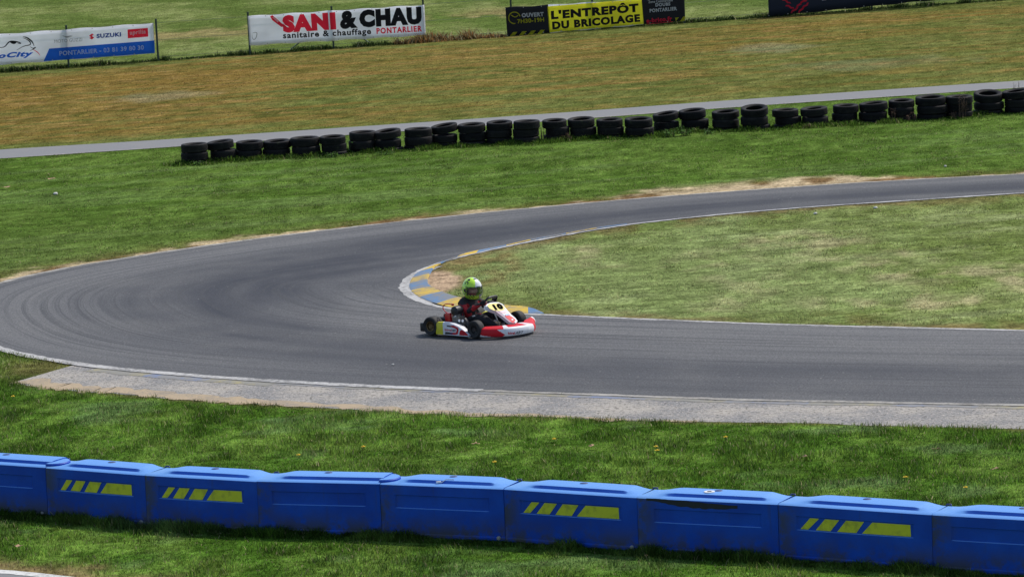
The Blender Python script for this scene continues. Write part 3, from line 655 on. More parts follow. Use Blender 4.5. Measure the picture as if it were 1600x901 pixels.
for si, (xl, xr, yb, yt, tilt) in enumerate(STK):
    xm = (xl+xr)/2; g = G(xm, yb); sc = FPX/np.dot(g-_C, _fw); R0 = (xr-xl)/sc/2; cy = g[1]+R0*.95
    sina = (yb-HOR)/FPX; Ht = (yb-yt-2*R0*sc*sina*(1.15 if tilt else 1))/sc; STACK_POS.append((g[0], cy, R0))
    j0 = si % 4; me, ro, wd = TY[j0]; tw = wd*.97
    ntyre = 3; sink = 3*tw-Ht
    if sink > tw*.85: ntyre = 2; sink -= tw
    zz = -max(sink, -.0)+tw/2
    pos = feat.get(si) or (f'the {ordw[si]} stack from the left end of the tyre wall' if si < 15 else f'the {ordw[29-si]} stack from the right edge of the photo')
    if si in feat: pos = 'the '+pos
    for k_ in range(ntyre):
        me, ro, wd = TY[(j0+k_*(si % 3)) % 4]
        o = bpy.data.objects.new('tyre', me); COL.objects.link(o); s_ = R0/ro*random.uniform(.99, 1.035)
        top = k_ == ntyre-1
        ox, oy = random.uniform(-.035, .035), random.uniform(-.03, .03)
        o.location = (g[0]+ox, cy+oy, zz+k_*tw+(.035*abs(tilt)/5 if top and tilt else 0)); o.scale = (s_, s_, .97)
        tl = tilt if top else random.uniform(-.8, .8)
        o.rotation_euler = (R(random.uniform(0, 5) if top else 0), R(-tl), random.uniform(0, 6.28)) if False else (R(random.uniform(0, 4) if top else 0), R(-tl), 0)
        if si in (20, 28) and top: o.rotation_euler = (R(9), R(-tl), 0); o.location.z += .02
        where = 'top' if top else ('bottom' if k_ == 0 else 'middle')
        tag(o, f'{where} black tyre of {pos}'.replace('the the', 'the'), 'tyre', 'old tyres stacked as a wall')
# longer grass at the foot of the tyres
Xs, Ys = [], []
for (x_, y_, r0) in STACK_POS:
    n_ = 900; a = -rng.random(n_)*math.pi; q = r0+.02+rng.random(n_)**1.5*.5; Xs.append(x_+np.cos(a)*q); Ys.append(y_+np.sin(a)*q)
    n_ = 160; a = rng.random(n_)*math.pi; Xs.append(x_+np.cos(a)*r0*1.15); Ys.append(y_+np.sin(a)*r0*1.15)
X, Y = np.concatenate(Xs), np.concatenate(Ys); k = visible(X, Y); X, Y = X[k], Y[k]
blades('rank_grass', X, Y, .03, .09, .015, 'rank dark green grass along the foot of the tyre wall', dry=.03, colfn=lambda X, Y, c: c*.35+np.array([.035, .085, .010])*.65)

# weeds at the tyres
LEAF_G = mat('weed_leaf', (.055, .13, .02), .8, var=.35, scale=9, spec=.1); LEAF_R = mat('dry_weed', (.14, .072, .035), .8, var=.4, scale=11); LEAF_D = mat('dry_dock', (.085, .052, .032), .8, var=.4, scale=11)
STEM = mat('weed_stem', (.06, .07, .025), .7)
def weed(px, py, w_, h_, kind, label, n=90, front=.1):
    g = G(px, py); r_ = empty('weed', (g[0], g[1], -.02)); tag(r_, label, 'weed', 'weeds growing along the tyre wall')
    rs = random.Random(int(px)); mb = MB(); st = MB(); ns = 7 if kind != 'g' else 9
    for s_ in range(ns):
        x0, y0 = rs.uniform(-.5, .5)*w_*.6, rs.uniform(-.5, .5)*w_*.4; hh = h_*rs.uniform(.55, 1); tip = (x0+rs.uniform(-.3, .3)*w_*.6, y0+rs.uniform(-.1, .1), hh)
        st.tube([(x0, y0, 0), (x0+(tip[0]-x0)*.3, y0, hh*.5), tip], [.006, .005, .002], 4)
        for k_ in range(n//ns):
            t = rs.uniform(.15, 1) if kind == 'g' else rs.uniform(.4, 1); c = Vector((x0+(tip[0]-x0)*t+rs.gauss(0, .05 if kind == 'g' else .02), y0+rs.gauss(0, .04), hh*t+rs.gauss(0, .01)))
            l_ = rs.uniform(.035, .075) if kind == 'g' else rs.uniform(.012, .03); a = rs.uniform(0, 6.28); e = rs.uniform(-.3, .5)
            d = Vector((math.cos(a)*math.cos(e), math.sin(a)*math.cos(e), math.sin(e)))*l_; s2 = d.cross(Vector((0, 0, 1))).normalized()*l_*.36
            mb.add([c, c+d*.5+s2, c+d+Vector((0, 0, -l_*.15)), c+d*.5-s2], [(0, 1, 2, 3)])
    mb.build('leaves', {'g': LEAF_G, 'r': LEAF_R, 'd': LEAF_D}[kind], r_); st.build('stems', STEM if kind == 'g' else LEAF_D, r_)
weed(533, 240, .34, .36, 'g', 'leafy green weed in front of the half-buried left tyre stack', 130)
weed(516, 246, .4, .16, 'g', 'low green weed left of the leafy one at the left tyres', 80)
weed(310, 258, .34, .14, 'g', 'pale green weed at the foot of the leftmost tyres', 60)
weed(600, 242, .5, .12, 'g', 'low dark weed under the tyres right of the leafy weed', 70)
weed(1045, 214, .42, .20, 'g', 'low leafy clump, left of two in front of the middle tyres', 110)
weed(1072, 212, .42, .26, 'g', 'low leafy clump, right of two in front of the middle tyres', 130)
weed(1105, 209, .3, .14, 'g', 'small sprig right of the leafy clumps in the middle', 50)
weed(887, 220, .3, .22, 'r', 'short rusty brown weed at the middle tyres', 120)
weed(848, 222, .12, .36, 'd', 'thin dry stalk between two middle tyre stacks', 60)
weed(940, 216, .12, .2, 'r', 'small reddish tuft between tyres right of the rusty weed', 50)
weed(1262, 200, .3, .14, 'r', 'low reddish weed at the tyres just right of the gap', 70)
weed(1397, 190, .16, .34, 'r', 'reddish weed, left of two near the right tyres', 90)
weed(1425, 189, .35, .24, 'r', 'bushy red-brown weed, right of two near the right tyres', 110)
weed(1505, 184.5, .36, .66, 'd', 'tall dry brown weed standing in front of the right tyres', 420)
weed(1490, 186, .25, .22, 'r', 'short red weed at the foot of the tall dry brown weed', 70)
weed(1592, 172, .14, .72, 'd', 'thin brown weed rising from the rightmost tyres', 120)
weed(1587, 168, .2, .62, 'r', 'russet tuft beside the thin brown weed at the right edge', 90)

# ------------------------------------------------------------------ fence and banners
POSTG = mat('dark_green_post', (.018, .04, .028), .5); WIRE = mat('green_wire', (.05, .08, .05), .5)
fence = empty('fence', FEN0); tag(fence, 'thin green wire fence on dark posts carrying the advertising banners', 'fence')
def FP(x, y, off=0.0): return onplane(x, y, FEN0+FN*off, FN)
def rel(p): return Vector(p)-Vector(FEN0)
posts = [(-45, 113, 1.2), (101, 103, 1.22), (240, 93, 1.22), (385, 83.5, 1.24), (516, 74.5, 1.24), (667, 66.5, 1.26), (805, 57, 1.28), (918, 45, 1.25), (1066, 36, 1.25), (1202, 27, 1.3), (1345, 13, 1.25), (1490, 1, 1.25)]
for (px_, py_, h_) in posts:
    a = along(G(px_, py_)); b = FEN0+FD*a; mb = MB(); q = rel(b)
    mb.box(q.x-.028, q.x+.028, q.y-.028, q.y+.028, -.1, h_, b=.004); mb.box(q.x-.032, q.x+.032, q.y-.032, q.y+.032, h_, h_+.012); mb.build('post', POSTG, fence)
for z_ in (.12, .62, 1.12):
    a0, a1 = along(G(-200, 120)), along(G(1800, -20)); mb = MB(); mb.tube([rel(FEN0+FD*a0+[0, 0, z_]-FN*.03), rel(FEN0+FD*a1+[0, 0, z_]-FN*.03)], .004, 4); mb.build('wire', WIRE, fence)
for (x0, y0, x1, y1) in [(454, 78, 472, 63), (579, 69, 562, 56)]:
    p0, p1 = G(x0, y0), FP(x1, y1, -.05); mb = MB(); mb.tube([rel(p0), rel(p1)], .022, 6); mb.build('brace', mat('grey_brace', (.16, .2, .17), .5), fence)

def vinyl(name, c, tr=.35):
    m, nt, p = nodemat(name); tc = N(nt, 'ShaderNodeTexCoord'); out = [n_ for n_ in nt.nodes if n_.type == 'OUTPUT_MATERIAL'][0]
    no = N(nt, 'ShaderNodeTexNoise'); no.inputs['Scale'].default_value = 1.4; no.inputs['Detail'].default_value = 6; nt.links.new(tc.outputs['Object'], no.inputs['Vector'])
    mr = N(nt, 'ShaderNodeMapRange'); mr.inputs[1].default_value = .3; mr.inputs[2].default_value = .7; mr.inputs[3].default_value = .9; mr.inputs[4].default_value = 1.05; nt.links.new(no.outputs[0], mr.inputs[0])
    hs = N(nt, 'ShaderNodeHueSaturation'); hs.inputs['Color'].default_value = (*c, 1); nt.links.new(mr.outputs[0], hs.inputs['Value']); nt.links.new(hs.outputs[0], p.inputs['Base Color'])
    p.inputs['Roughness'].default_value = .6; p.inputs['Specular IOR Level'].default_value = .12; t = N(nt, 'ShaderNodeBsdfTranslucent'); nt.links.new(hs.outputs[0], t.inputs[0])
    x = N(nt, 'ShaderNodeMixShader'); x.inputs[0].default_value = tr; nt.links.new(p.outputs[0], x.inputs[1]); nt.links.new(t.outputs[0], x.inputs[2]); nt.links.new(x.outputs[0], out.inputs['Surface'])
    return m
VW = vinyl('white_vinyl', (.93, .93, .95), .65); VK = vinyl('black_vinyl', (.018, .018, .022), .1); VN = vinyl('navy_vinyl', (.022, .028, .045), .15); VY = vinyl('yellow_vinyl', (.92, .86, .05), .7)
VB = vinyl('blue_vinyl', (.03, .17, .68), .5); VR = vinyl('red_vinyl', (.90, .035, .07), .5); VKT = vinyl('black_print', (.012, .012, .014), .1)
VWT = vinyl('white_print', (.93, .93, .95), .65); VG = vinyl('grey_print', (.42, .43, .42), .3); VDB = vinyl('dark_blue_print', (.03, .07, .32), .3); VSK = vinyl('tan_print', (.5, .28, .2), .3)
OFF = .05
class Banner:
    def __init__(s, label, tl, tr_, br, bl, m_, light=None):
        s.c = [FP(*q, OFF) for q in (tl, tr_, br, bl)]; o = s.c[3]; s.o = o
        s.e = empty('banner', o); tag(s.e, label, 'banner', 'advertising banners on the fence')
        NX, NZ = 80, 8; V = []
        for j in range(NZ+1):
            for i in range(NX+1):
                u, v = i/NX, j/NZ; q = (s.c[3]*(1-u)+s.c[2]*u)*(1-v)+(s.c[0]*(1-u)+s.c[1]*u)*v
                q = q+np.array([0, 0, 1])*.012*math.sin(u*math.pi*10)*(v-.5)*2 if j in (0, NZ) else q
                V.append(tuple(Vector(q)-Vector(o)))
        F = [(j*(NX+1)+i, j*(NX+1)+i+1, (j+1)*(NX+1)+i+1, (j+1)*(NX+1)+i) for j in range(NZ) for i in range(NX)]
        sh = pydata('sheet', V, F, [m_, VW] if light else m_, s.e, True, [1 if light and light[0] < (q % NX+.5)/NX < light[1] else 0 for q in range(NX*NZ)]); sol = sh.modifiers.new('t', 'SOLIDIFY'); sol.thickness = .003; sol.offset = -1
        n_ = 10
        for k_ in range(n_+1):
            for a, b, z_ in ((s.c[0], s.c[1], -.03), (s.c[3], s.c[2], .03)):
                q = Vector(a*(1-k_/n_)+b*k_/n_)-Vector(o)+Vector((0, 0, z_))+Vector(FN)*.004; mb = MB(); mb.box(q.x-.012, q.x+.012, q.y-.004, q.y+.004, q.z-.012, q.z+.012); mb.build('eyelet', METAL, s.e)
    def L(s, x, y, lift=.006): return Vector(FP(x, y, OFF+lift))-Vector(s.o)
    def text(s, t, bl, br, tl, m_, bold=.0, lift=.008, shear=0.0, name='lettering', gap=1.0):
        o = s.L(*bl, lift); return lettering(t, m_, s.e, o, s.L(*br, lift)-o, s.L(*tl, lift)-o, bold=bold, shear=shear, name=name, gap=gap, lift=0)
    def poly(s, pts, m_, name='printed_shape', lift=.004):
        V = [s.L(x, y, lift) for x, y in pts]; return pydata(name, V, [tuple(range(len(V)))[::-1]], m_, s.e)
    def stroke(s, pts, w_, m_, name='printed_line', lift=.007):
        P_ = catmull(np.array(pts, float), 5*len(pts)); t = np.gradient(P_, axis=0); t /= np.linalg.norm(t, axis=1)[:, None]+1e-9; n_ = np.stack([-t[:, 1], t[:, 0]], 1)
        k = len(P_); ww = w_*np.sin(np.linspace(.25, math.pi-.25, k))[:, None] if w_ > 0 else -w_*np.ones((k, 1))
        A_, B_ = P_+n_*ww/2, P_-n_*ww/2; V = [s.L(*q, lift) for q in A_]+[s.L(*q, lift) for q in B_]
        return pydata(name, V, [(i, i+1, k+i+1, k+i) for i in range(k-1)], m_, s.e)
z1 = lambda X, Y: (X/4, Y/4)                     # readings taken on enlarged crops of the photo
z2 = lambda X, Y: (360+X/4, Y/4)
z3 = lambda X, Y: (760+X/4, Y/4)
z4 = lambda X, Y: (1160+X*440/1599, Y*440/1599)
# 1: motorcycle dealer
b = Banner('white and blue banner with a motorcycle outline and phone number, leftmost on the fence', z1(-330, 240), z1(958, 145), z1(967, 334), z1(-320, 430), VW)
b.poly([z1(272, 384), z1(308, 305), z1(965, 254), z1(968, 333)], VB, 'blue_band')
b.text('PONTARLIER - 03 81 39 80 30', z1(372, 350), z1(900, 312), z1(370, 321), VWT, .03, lift=.008)
b.text('MOTO GUZZI', z1(340, 271), z1(514, 258), z1(339, 250), VG, .0)
for q in (-1, 0, 1): b.stroke([z1(392+q*8, 222+abs(q)*3), z1(415, 232+q*3), z1(452, 226+q*4)], 1.0, VG, 'eagle_line')
b.text('SUZUKI', z1(604, 241), z1(757, 229), z1(603, 214), VDB, .045)
b.poly([z1(556, 225), z1(576, 211), z1(587, 219), z1(574, 226), z1(589, 237), z1(574, 248), z1(557, 239), z1(570, 234)], VR, 'emblem')
b.poly([z1(797, 186), z1(924, 176), z1(927, 230), z1(799, 241)], VR, 'red_box')
b.text('aprilia', z1(811, 228), z1(912, 219), z1(810, 192), VWT, .03)
b.text('MotoCity', z1(-170, 388), z1(208, 360), z1(-168, 345), VB, .05, shear=.25)
K_ = VKT
b.stroke([z1(142, 230), z1(170, 238), z1(200, 262), z1(214, 290)], 2.2, K_, 'bike_outline'); b.stroke([z1(142, 238), z1(168, 248), z1(186, 262), z1(188, 280), z1(150, 290), z1(104, 314)], 1.6, K_, 'bike_outline')
b.stroke([z1(0, 300), z1(30, 292), z1(60, 262), z1(100, 262), z1(130, 272), z1(110, 275)], 2.0, K_, 'bike_outline'); b.stroke([z1(60, 262), z1(84, 270), z1(102, 268)], 3.4, K_, 'bike_outline')
b.stroke([z1(188, 292), z1(206, 303), z1(222, 297), z1(206, 310), z1(186, 318)], 1.4, K_, 'bike_outline'); b.stroke([z1(-90, 330), z1(-60, 296), z1(-20, 292), z1(10, 300)], 2, K_, 'bike_outline')
b.stroke([z1(205, 310), z1(232, 326), z1(252, 348)], 1.2, VR, 'bike_outline')
# 2: plumber
b = Banner('white banner with big red and black lettering and a red pipe wrench', z2(108, 102), z2(1212, 32), z2(1222, 221), z2(121, 285), VW)
b.text('SANI', z2(330, 208), z2(662, 186), z2(322, 98), VR, .085, gap=.98)
b.text('&', z2(686, 186), z2(796, 176), z2(682, 72), VKT, .06)
b.text('CHAU', z2(808, 176), z2(1198, 153), z2(802, 64), VKT, .085, gap=.98)
b.text('sanitaire & chauffage', z2(330, 254), z2(880, 226), z2(328, 204), VKT, .03, gap=1.08)
b.text('PONTARLIER', z2(914, 214), z2(1198, 198), z2(912, 177), VR, .04, gap=1.1)
b.poly([z2(248, 104), z2(262, 96), z2(330, 155), z2(336, 168), z2(318, 170), z2(262, 128)], VR, 'printed_wrench'); b.poly([z2(262, 110), z2(272, 108), z2(302, 136), z2(296, 142)], VWT, 'printed_wrench', .006)
b.stroke([z2(136, 210), z2(150, 204), z2(165, 208), z2(162, 232), z2(150, 248), z2(138, 240), z2(136, 214)], 1.2, VG, 'printed_tool')
# 3: DIY store
b = Banner('black banner with a yellow centre panel of big black letters', z3(118, 48), z3(1231, -18), z3(1243, 132), z3(131, 229), VK, (.235, .765))
b.poly([z3(380, 42), z3(970, -6), z3(984, 151), z3(393, 204)], VY, 'yellow_panel')
b.text("L'ENTREPÔT", z3(405, 124), z3(952, 76), z3(402, 58), VKT, .06, lift=.009); b.text('DU BRICOLAGE', z3(413, 187), z3(962, 138), z3(410, 137), VKT, .06, lift=.009)
b.text('OUVERT', z3(221, 111), z3(359, 103), z3(219, 84), VWT, .06); b.text('7H30-19H', z3(194, 149), z3(362, 137), z3(192, 122), VY, .03)
ck = [z3(175+36*math.cos(a), 113+36*math.sin(a)) for a in np.linspace(R(80), R(345), 14)]; b.stroke(ck, -1.4, VY, 'clock_ring'); b.stroke([z3(153, 95), z3(178, 108), z3(200, 97)], -1.2, VY, 'clock_hands')
for k_ in range(4):
    x_ = 143+k_*57; y_ = 232-k_*4.2; b.poly([z3(x_, y_-1), z3(x_+24, y_-30), z3(x_+52, y_-32), z3(x_+27, y_-3)], VY, 'hazard_stripe')
b.text('Zone Commerciale', z3(1012, 22), z3(1165, 10), z3(1010, 6), VWT, .03); b.text('DOUBS', z3(1057, 44), z3(1150, 37), z3(1056, 22), VWT, .05); b.text('PONTARLIER', z3(1021, 80), z3(1192, 66), z3(1019, 57), VWT, .05)
b.text('e-brico.fr', z3(1000, 146), z3(1162, 131), z3(998, 117), VR, .05); b.stroke([z3(1000, 152), z3(1080, 145), z3(1165, 137)], -.8, VR, 'underline')
b.poly([z3(1180, 112), z3(1203, 110), z3(1184, 134)], VY, 'hazard_stripe'); b.poly([z3(1230, 106), z3(1240, 105), z3(1243, 131), z3(1211, 134)], VY, 'hazard_stripe')
# 4: navy banner
b = Banner('dark navy banner with a red emblem, cut off by the top edge at right', z4(143, -250), z4(1210, -335), z4(1222, -12), z4(150, 96), VN)
def chev(cx, cy, a, s_=1.0):
    pts = [(-26, -8), (-4, -8), (14, 8), (28, 8), (34, 18), (8, 18), (-12, 2), (-30, 2)]
    return [z4(cx+s_*(x*math.cos(a)-y*math.sin(a)), cy+s_*(x*math.sin(a)+y*math.cos(a))) for x, y in pts]
for (cx, cy, a_) in [(250, 5, .1), (268, 36, .0), (290, 58, -1.0), (330, 56, -1.2), (352, 34, -1.1), (346, 6, -.9), (318, 28, -1.2), (240, -30, .6), (360, -30, -1.6), (300, -60, 2.2), (270, -55, 1.4), (335, -55, 2.6)]: b.poly(chev(cx, cy, a_, .8), VR, 'emblem_piece')
for x_ in (452, 500, 548):
    y_ = 4-(x_-452)*.09; b.poly([z4(x_, y_), z4(x_+24, y_-2), z4(x_+22, y_-60), z4(x_-2, y_-58)], VWT, 'printed_stroke')

# grass round the fence foot: dark growth, dry patch near the middle
def foot(x0, x1, n, off, sd=.12):
    a = rng.uniform(along(G(*x0)), along(G(*x1)), n); o_ = rng.normal(off, sd, n); Pn = FEN0[None, :2]+FD[None, :2]*a[:, None]+FN[None, :2]*o_[:, None]; return Pn[:, 0], Pn[:, 1]
X, Y = foot((-120, 119), (1750, -20), 15000, -.10, .11)
_a = (X-FEN0[0])*FD[0]+(Y-FEN0[1])*FD[1]; _o = (X-FEN0[0])*FN[0]+(Y-FEN0[1])*FN[1]; k = ~((_a > along(G(786, 58))) & (_a < along(G(1078, 35))) & (_o > -.02)); X, Y = X[k], Y[k]
blades('fence_grass', X, Y, .04, .13, .025, 'tall dark grass left uncut under the banner fence', dry=.03, colfn=lambda X, Y, c: np.tile([.028, .05, .013], (len(X), 1)), clump=True)
X, Y = foot((615, 69), (788, 57), 2200, .0, .16)
blades('dry_grass', X, Y, .10, .26, .025, 'tall straw-brown grass between the red-lettered and the black banner', dry=.3, colfn=lambda X, Y, c: np.tile([.17, .10, .035], (len(X), 1)))

# ------------------------------------------------------------------ kart
KTH = R(-40); KO_ = np.array([-.587, 59.424, 0.0]); KOZ = .014
KF = np.array([math.cos(KTH), math.sin(KTH), 0]); KL = np.array([-math.sin(KTH), math.cos(KTH), 0])
def kinv(px, py, p0, n):      # sighted point on a plane given in kart axes
    p0w = KO_+KF*p0[0]+KL*p0[1]+np.array([0, 0, p0[2]+KOZ]); nw = KF*n[0]+KL*n[1]+np.array([0, 0, n[2]])
    q = onplane(px, py, p0w, nw)-KO_; return Vector((q@KF, q@KL, q[2]-KOZ))
RED = mat('red_bodywork', (.62, .008, .02), .5, var=.08, spec=.25, dirt=(.12, .05, .05), dirt_amt=.3); WHB = mat('white_bodywork', (.78, .78, .80), .45, var=.05, spec=.3, dirt=(.35, .33, .32), dirt_amt=.35, dscale=9)
YEL = mat('yellow_bodywork', (.68, .62, .02), .35, var=.08, dirt=(.25, .22, .05), dirt_amt=.4, dscale=9); BLK = mat('black_plastic', (.014, .014, .016), .45, var=.3); BLK2 = mat('kart_rubber', (.020, .019, .019), .75, var=.35, scale=12, dirt=(.07, .065, .06), dirt_amt=.5)
GOLD = mat('bronze_rim', (.17, .12, .06), .4, .8, var=.2); STL = mat('kart_steel', (.35, .35, .35), .35, .9); SIL = mat('engine_alloy', (.38, .36, .33), .4, .7, var=.3); PUR = mat('purple_print', (.12, .02, .12), .4)
LBL = mat('light_blue_print', (.12, .30, .62), .4); PLY = mat('pale_yellow_plate', (.85, .72, .26), .6, spec=.2, var=.04); REDTR = mat('red_tank', (.52, .01, .015), .3, coat=.4)
kart = empty('racing_kart', (KO_[0], KO_[1], KOZ), KTH); tag(kart, 'small red and white racing kart with number 10 and yellow-ended side pods on the track', 'kart')
def drape(o, target, lift=.004):
    from mathutils.bvhtree import BVHTree
    t = BVHTree.FromPolygons([v.co for v in target.data.vertices], [list(q.vertices) for q in target.data.polygons])
    for v in o.data.vertices:
        l_, n_, i_, d_ = t.find_nearest(v.co)
        v.co = l_+(n_ if n_.dot(Vector((1, 0, 0))) > -.2 else -n_)*lift
def wheel(x, y, r, wd, side, steer=0.0):
    a = empty('wheel', (x, y, r)); a.parent = kart; a.rotation_euler = (0, 0, steer)
    mb = MB(); mb.lathe(tyre_mesh(r, wd, r*.50, kart=True), 'y', 40, closed=True); mb.build('tyre', BLK2, a, True, 40)
    mb = MB(); h = wd/2*side
    mb.lathe([(r*.50, -h*.8), (r*.50, h*.75), (r*.53, h*.82), (r*.48, h*.80), (r*.42, h*.45), (r*.22, h*.35), (r*.20, h*.55), (.0, h*.55)], 'y', 28)
    for k_ in range(3): 
        an = k_*2.094; mb.lathe([(0, h*.62), (.008, h*.62), (.009, h*.3)], 'y', 6, (math.cos(an)*r*.31, 0, math.sin(an)*r*.31))
    mb.build('rim', GOLD if x < 0 else BLK, a, True, 35); return a
wheel(-.42, -.515, .146, .19, -1); wheel(-.42, .515, .146, .19, 1); wheel(.43, -.50, .138, .135, -1, R(-4)); wheel(.43, .50, .138, .135, 1, R(-6))
# chassis
mb = MB()
for s_ in (-1, 1):
    mb.tube([(-.60, s_*.30, .06), (-.2, s_*.30, .05), (.15, s_*.28, .045), (.35, s_*.2, .045), (.62, s_*.17, .05), (.78, s_*.10, .06)], .014, 8)
    mb.tube([(.43, s_*.2, .07), (.43, s_*.43, .11)], .013, 8)
    mb.tube([(-.2, s_*.30, .06), (-.12, s_*.48, .07), (.15, s_*.48, .07), (.2, s_*.28, .05)], .011, 8)
mb.tube([(-.60, -.30, .06), (-.60, .30, .06)], .014, 8); mb.tube([(.35, -.2, .05), (.35, .2, .05)], .014, 8); mb.tube([(-.2, -.3, .05), (-.2, .3, .05)], .014, 8)
mb.tube([(.62, -.17, .09), (.80, -.16, .12), (.80, .16, .12), (.62, .17, .09)], .010, 8)
mb.build('frame', STL, kart, True)
mb = MB(); mb.box(-.05, .70, -.20, .20, .026, .032, b=.001); mb.build('floor_tray', SIL, kart)
mb = MB(); mb.tube([(-.43, -.5, .14), (-.43, .5, .14)], .017, 10); mb.build('rear_axle', STL, kart, True)
mb = MB(); mb.lathe([(.03, -.004), (.085, -.004), (.085, .004), (.03, .004)], 'y', 28, (-.43, .18, .14), closed=True); mb.build('brake_disc', STL, kart)
mb = MB(); mb.lathe([(.03, -.004), (.09, -.004), (.09, .004), (.03, .004)], 'y', 28, (-.43, -.22, .14), closed=True); mb.build('sprocket', STL, kart)
mb = MB(); mb.box(-.655, -.59, -.52, .52, .06, .175, b=.02); 
for s_ in (-1, 1): mb.box(-.67, -.58, s_*.475-.075, s_*.475+.075, .045, .18, b=.02)
mb.build('rear_bumper', BLK, kart, True, 40)
# side pods
def pod(side):
    stx = [-.30, -.27, -.155, -.05, .05, .15, .25, .32, .37]; tz = [.215, .238, .246, .243, .226, .196, .148, .10, .068]; wd = [.12, .15, .18, .19, .19, .18, .15, .12, .09]; mb = MB(); V = []
    for x, z, w_ in zip(stx, tz, wd):
        z = z-.012
        pr = [(0, .035), (0, .06), (.0, z-.035), (.010, z-.008), (.03, z), (w_*.8, z-.02), (w_, z-.05), (w_, .045), (w_*.5, .034)]
        V += [(x, side*(.60-q), h_) for q, h_ in pr]
    k = 9; F = []; MI = []
    for i in range(len(stx)-1):
        for j in range(k): F.append((i*k+j, i*k+(j+1) % k, i*k+k+(j+1) % k, i*k+k+j)); MI.append(1 if i < 2 else 0)
    F.append(tuple(range(k))); F.append(tuple((len(stx)-1)*k+j for j in range(k))[::-1]); MI += [1, 0]
    mb.v = V; mb.f = F; mb.m = MI; o = mb.build('side_pod', [WHB, YEL], kart, True, 45); return o
pr_ = pod(-1); pod(1)
zk = lambda X, Y: (640+X*.075, 480+Y*.075)        # enlarged crop of the kart's rear half
def pdec(pts, m_, name, lift=.003):
    V = [kinv(*zk(*q), (0, -.60-lift, 0), (0, 1, 0)) for q in pts]; return pydata(name, V, [tuple(range(len(V)))], m_, pr_)
pdec([(1035, 578), (1040, 520), (1060, 480), (1085, 470), (1150, 500), (1205, 560), (1215, 590)], RED, 'red_tip')
pdec([(850, 375), (920, 380), (1010, 430), (1020, 470), (1000, 560), (940, 570), (850, 565), (850, 520), (965, 530), (985, 470), (960, 440), (880, 415)], RED, 'red_swoosh')
pdec([(745, 510), (850, 520), (850, 562), (735, 558)], BLK, 'dark_stripe'); pdec([(850, 520), (900, 525), (895, 565), (850, 562)], PUR, 'purple_stripe', .004)
pdec([(768, 370), (850, 382), (880, 415), (780, 400)], BLK, 'dark_stripe')
p0 = kinv(*zk(735, 490), (0, -.604, 0), (0, 1, 0)); p1 = kinv(*zk(880, 500), (0, -.604, 0), (0, 1, 0)); p2 = kinv(*zk(732, 440), (0, -.604, 0), (0, 1, 0))
lettering('birel', RED, pr_, p0, p1-p0, p2-p0, bold=.02, lift=.0)
p0 = kinv(*zk(885, 502), (0, -.604, 0), (0, 1, 0)); p1 = kinv(*zk(962, 508), (0, -.604, 0), (0, 1, 0)); p2 = kinv(*zk(885, 452), (0, -.604, 0), (0, 1, 0))
lettering('ART', BLK, pr_, p0, p1-p0, p2-p0, bold=.03, lift=.0)
# nose cone
PL = catmull(np.array([(.50, -.53), (.60, -.525), (.74, -.45), (.88, -.33), (.965, -.16), (1.0, .03), (.975, .20), (.90, .34), (.79, .44), (.72, .53), (.675, .61)]), 90)
PL = catmull(PL, 200); nst = len(PL); tg = np.gradient(PL, axis=0); tg /= np.linalg.norm(tg, axis=1)[:, None]; nn = np.stack([tg[:, 1], -tg[:, 0]], 1)   # outward
V = []; NB = 23
sN = np.linspace(0, 1, nst)
for i in range(nst):
    s_ = sN[i]; top = np.interp(s_, [0, .08, .2, .35, .5, .65, .8, .9, 1], [.155, .165, .165, .165, .16, .155, .150, .150, .175]); dep = np.interp(s_, [0, .15, .4, .5, .6, .85, 1], [.05, .12, .20, .24, .20, .12, .04])
    bz = np.interp(s_, [0, .8, 1], [.035, .035, .075])
    prof = [(-.03, bz-.008)]+[(.004+.012*math.sin(math.pi*q), bz+(top-.02-bz)*q) for q in np.linspace(0, 1, 16)]+[(-.015, top-.003), (-.035, top), (-dep*.4, top+.002), (-dep*.7, top+.01), (-dep, top+.014), (-dep-.005, top-.03)]
    for o_, z in prof: V.append((PL[i, 0]+nn[i, 0]*o_, PL[i, 1]+nn[i, 1]*o_, z))
F = []; MI = []
for i in range(nst-1):
    for j in range(NB-1):
        F.append((i*NB+j, i*NB+NB+j, i*NB+NB+j+1, i*NB+j+1)); s_ = sN[i]; t = j/15; m_ = 0
        front = j <= 15
        if s_ > .60: m_ = 1
        elif front:
            m_ = 1 if (t > .42*(1-s_/.20) and s_ < .29-.04*abs(t-.25)*2) else 0
        else:
            if s_ < .28: m_ = 1
            elif .33 < s_ < .54 and j >= 18: m_ = 1
        if .585 < s_ < .61 or s_ > .97: m_ = 0
        MI.append(m_)
mb = MB(); mb.v = V; mb.f = F; mb.m = MI; nose = mb.build('nose_cone', [WHB, RED], kart, True, 45)
nso = nose.modifiers.new('t', 'SOLIDIFY'); nso.thickness = .006; nso.offset = -1
zn = lambda X, Y: (740+X/9.583, 450+Y/9.583)
pa, pb = Vector((.925, -.27, .1)), Vector((1.015, .02, .1)); dn_ = (pb-pa).normalized(); nrm = np.array([dn_.y, -dn_.x, 0.0]); pc = np.array(pa)+nrm*.035
P3 = lambda X, Y: kinv(*zn(X, Y), pc, nrm)
p0, p1, p2 = P3(528, 702), P3(628, 698), P3(526, 658); drape(lettering('birel', RED, nose, p0, p1-p0, p2-p0, bold=.03, lift=0), nose)
p0, p1, p2 = P3(632, 698), P3(748, 686), P3(640, 648); drape(lettering('ART', BLK, nose, p0, p1-p0, p2-p0, bold=.0, lift=0), nose)
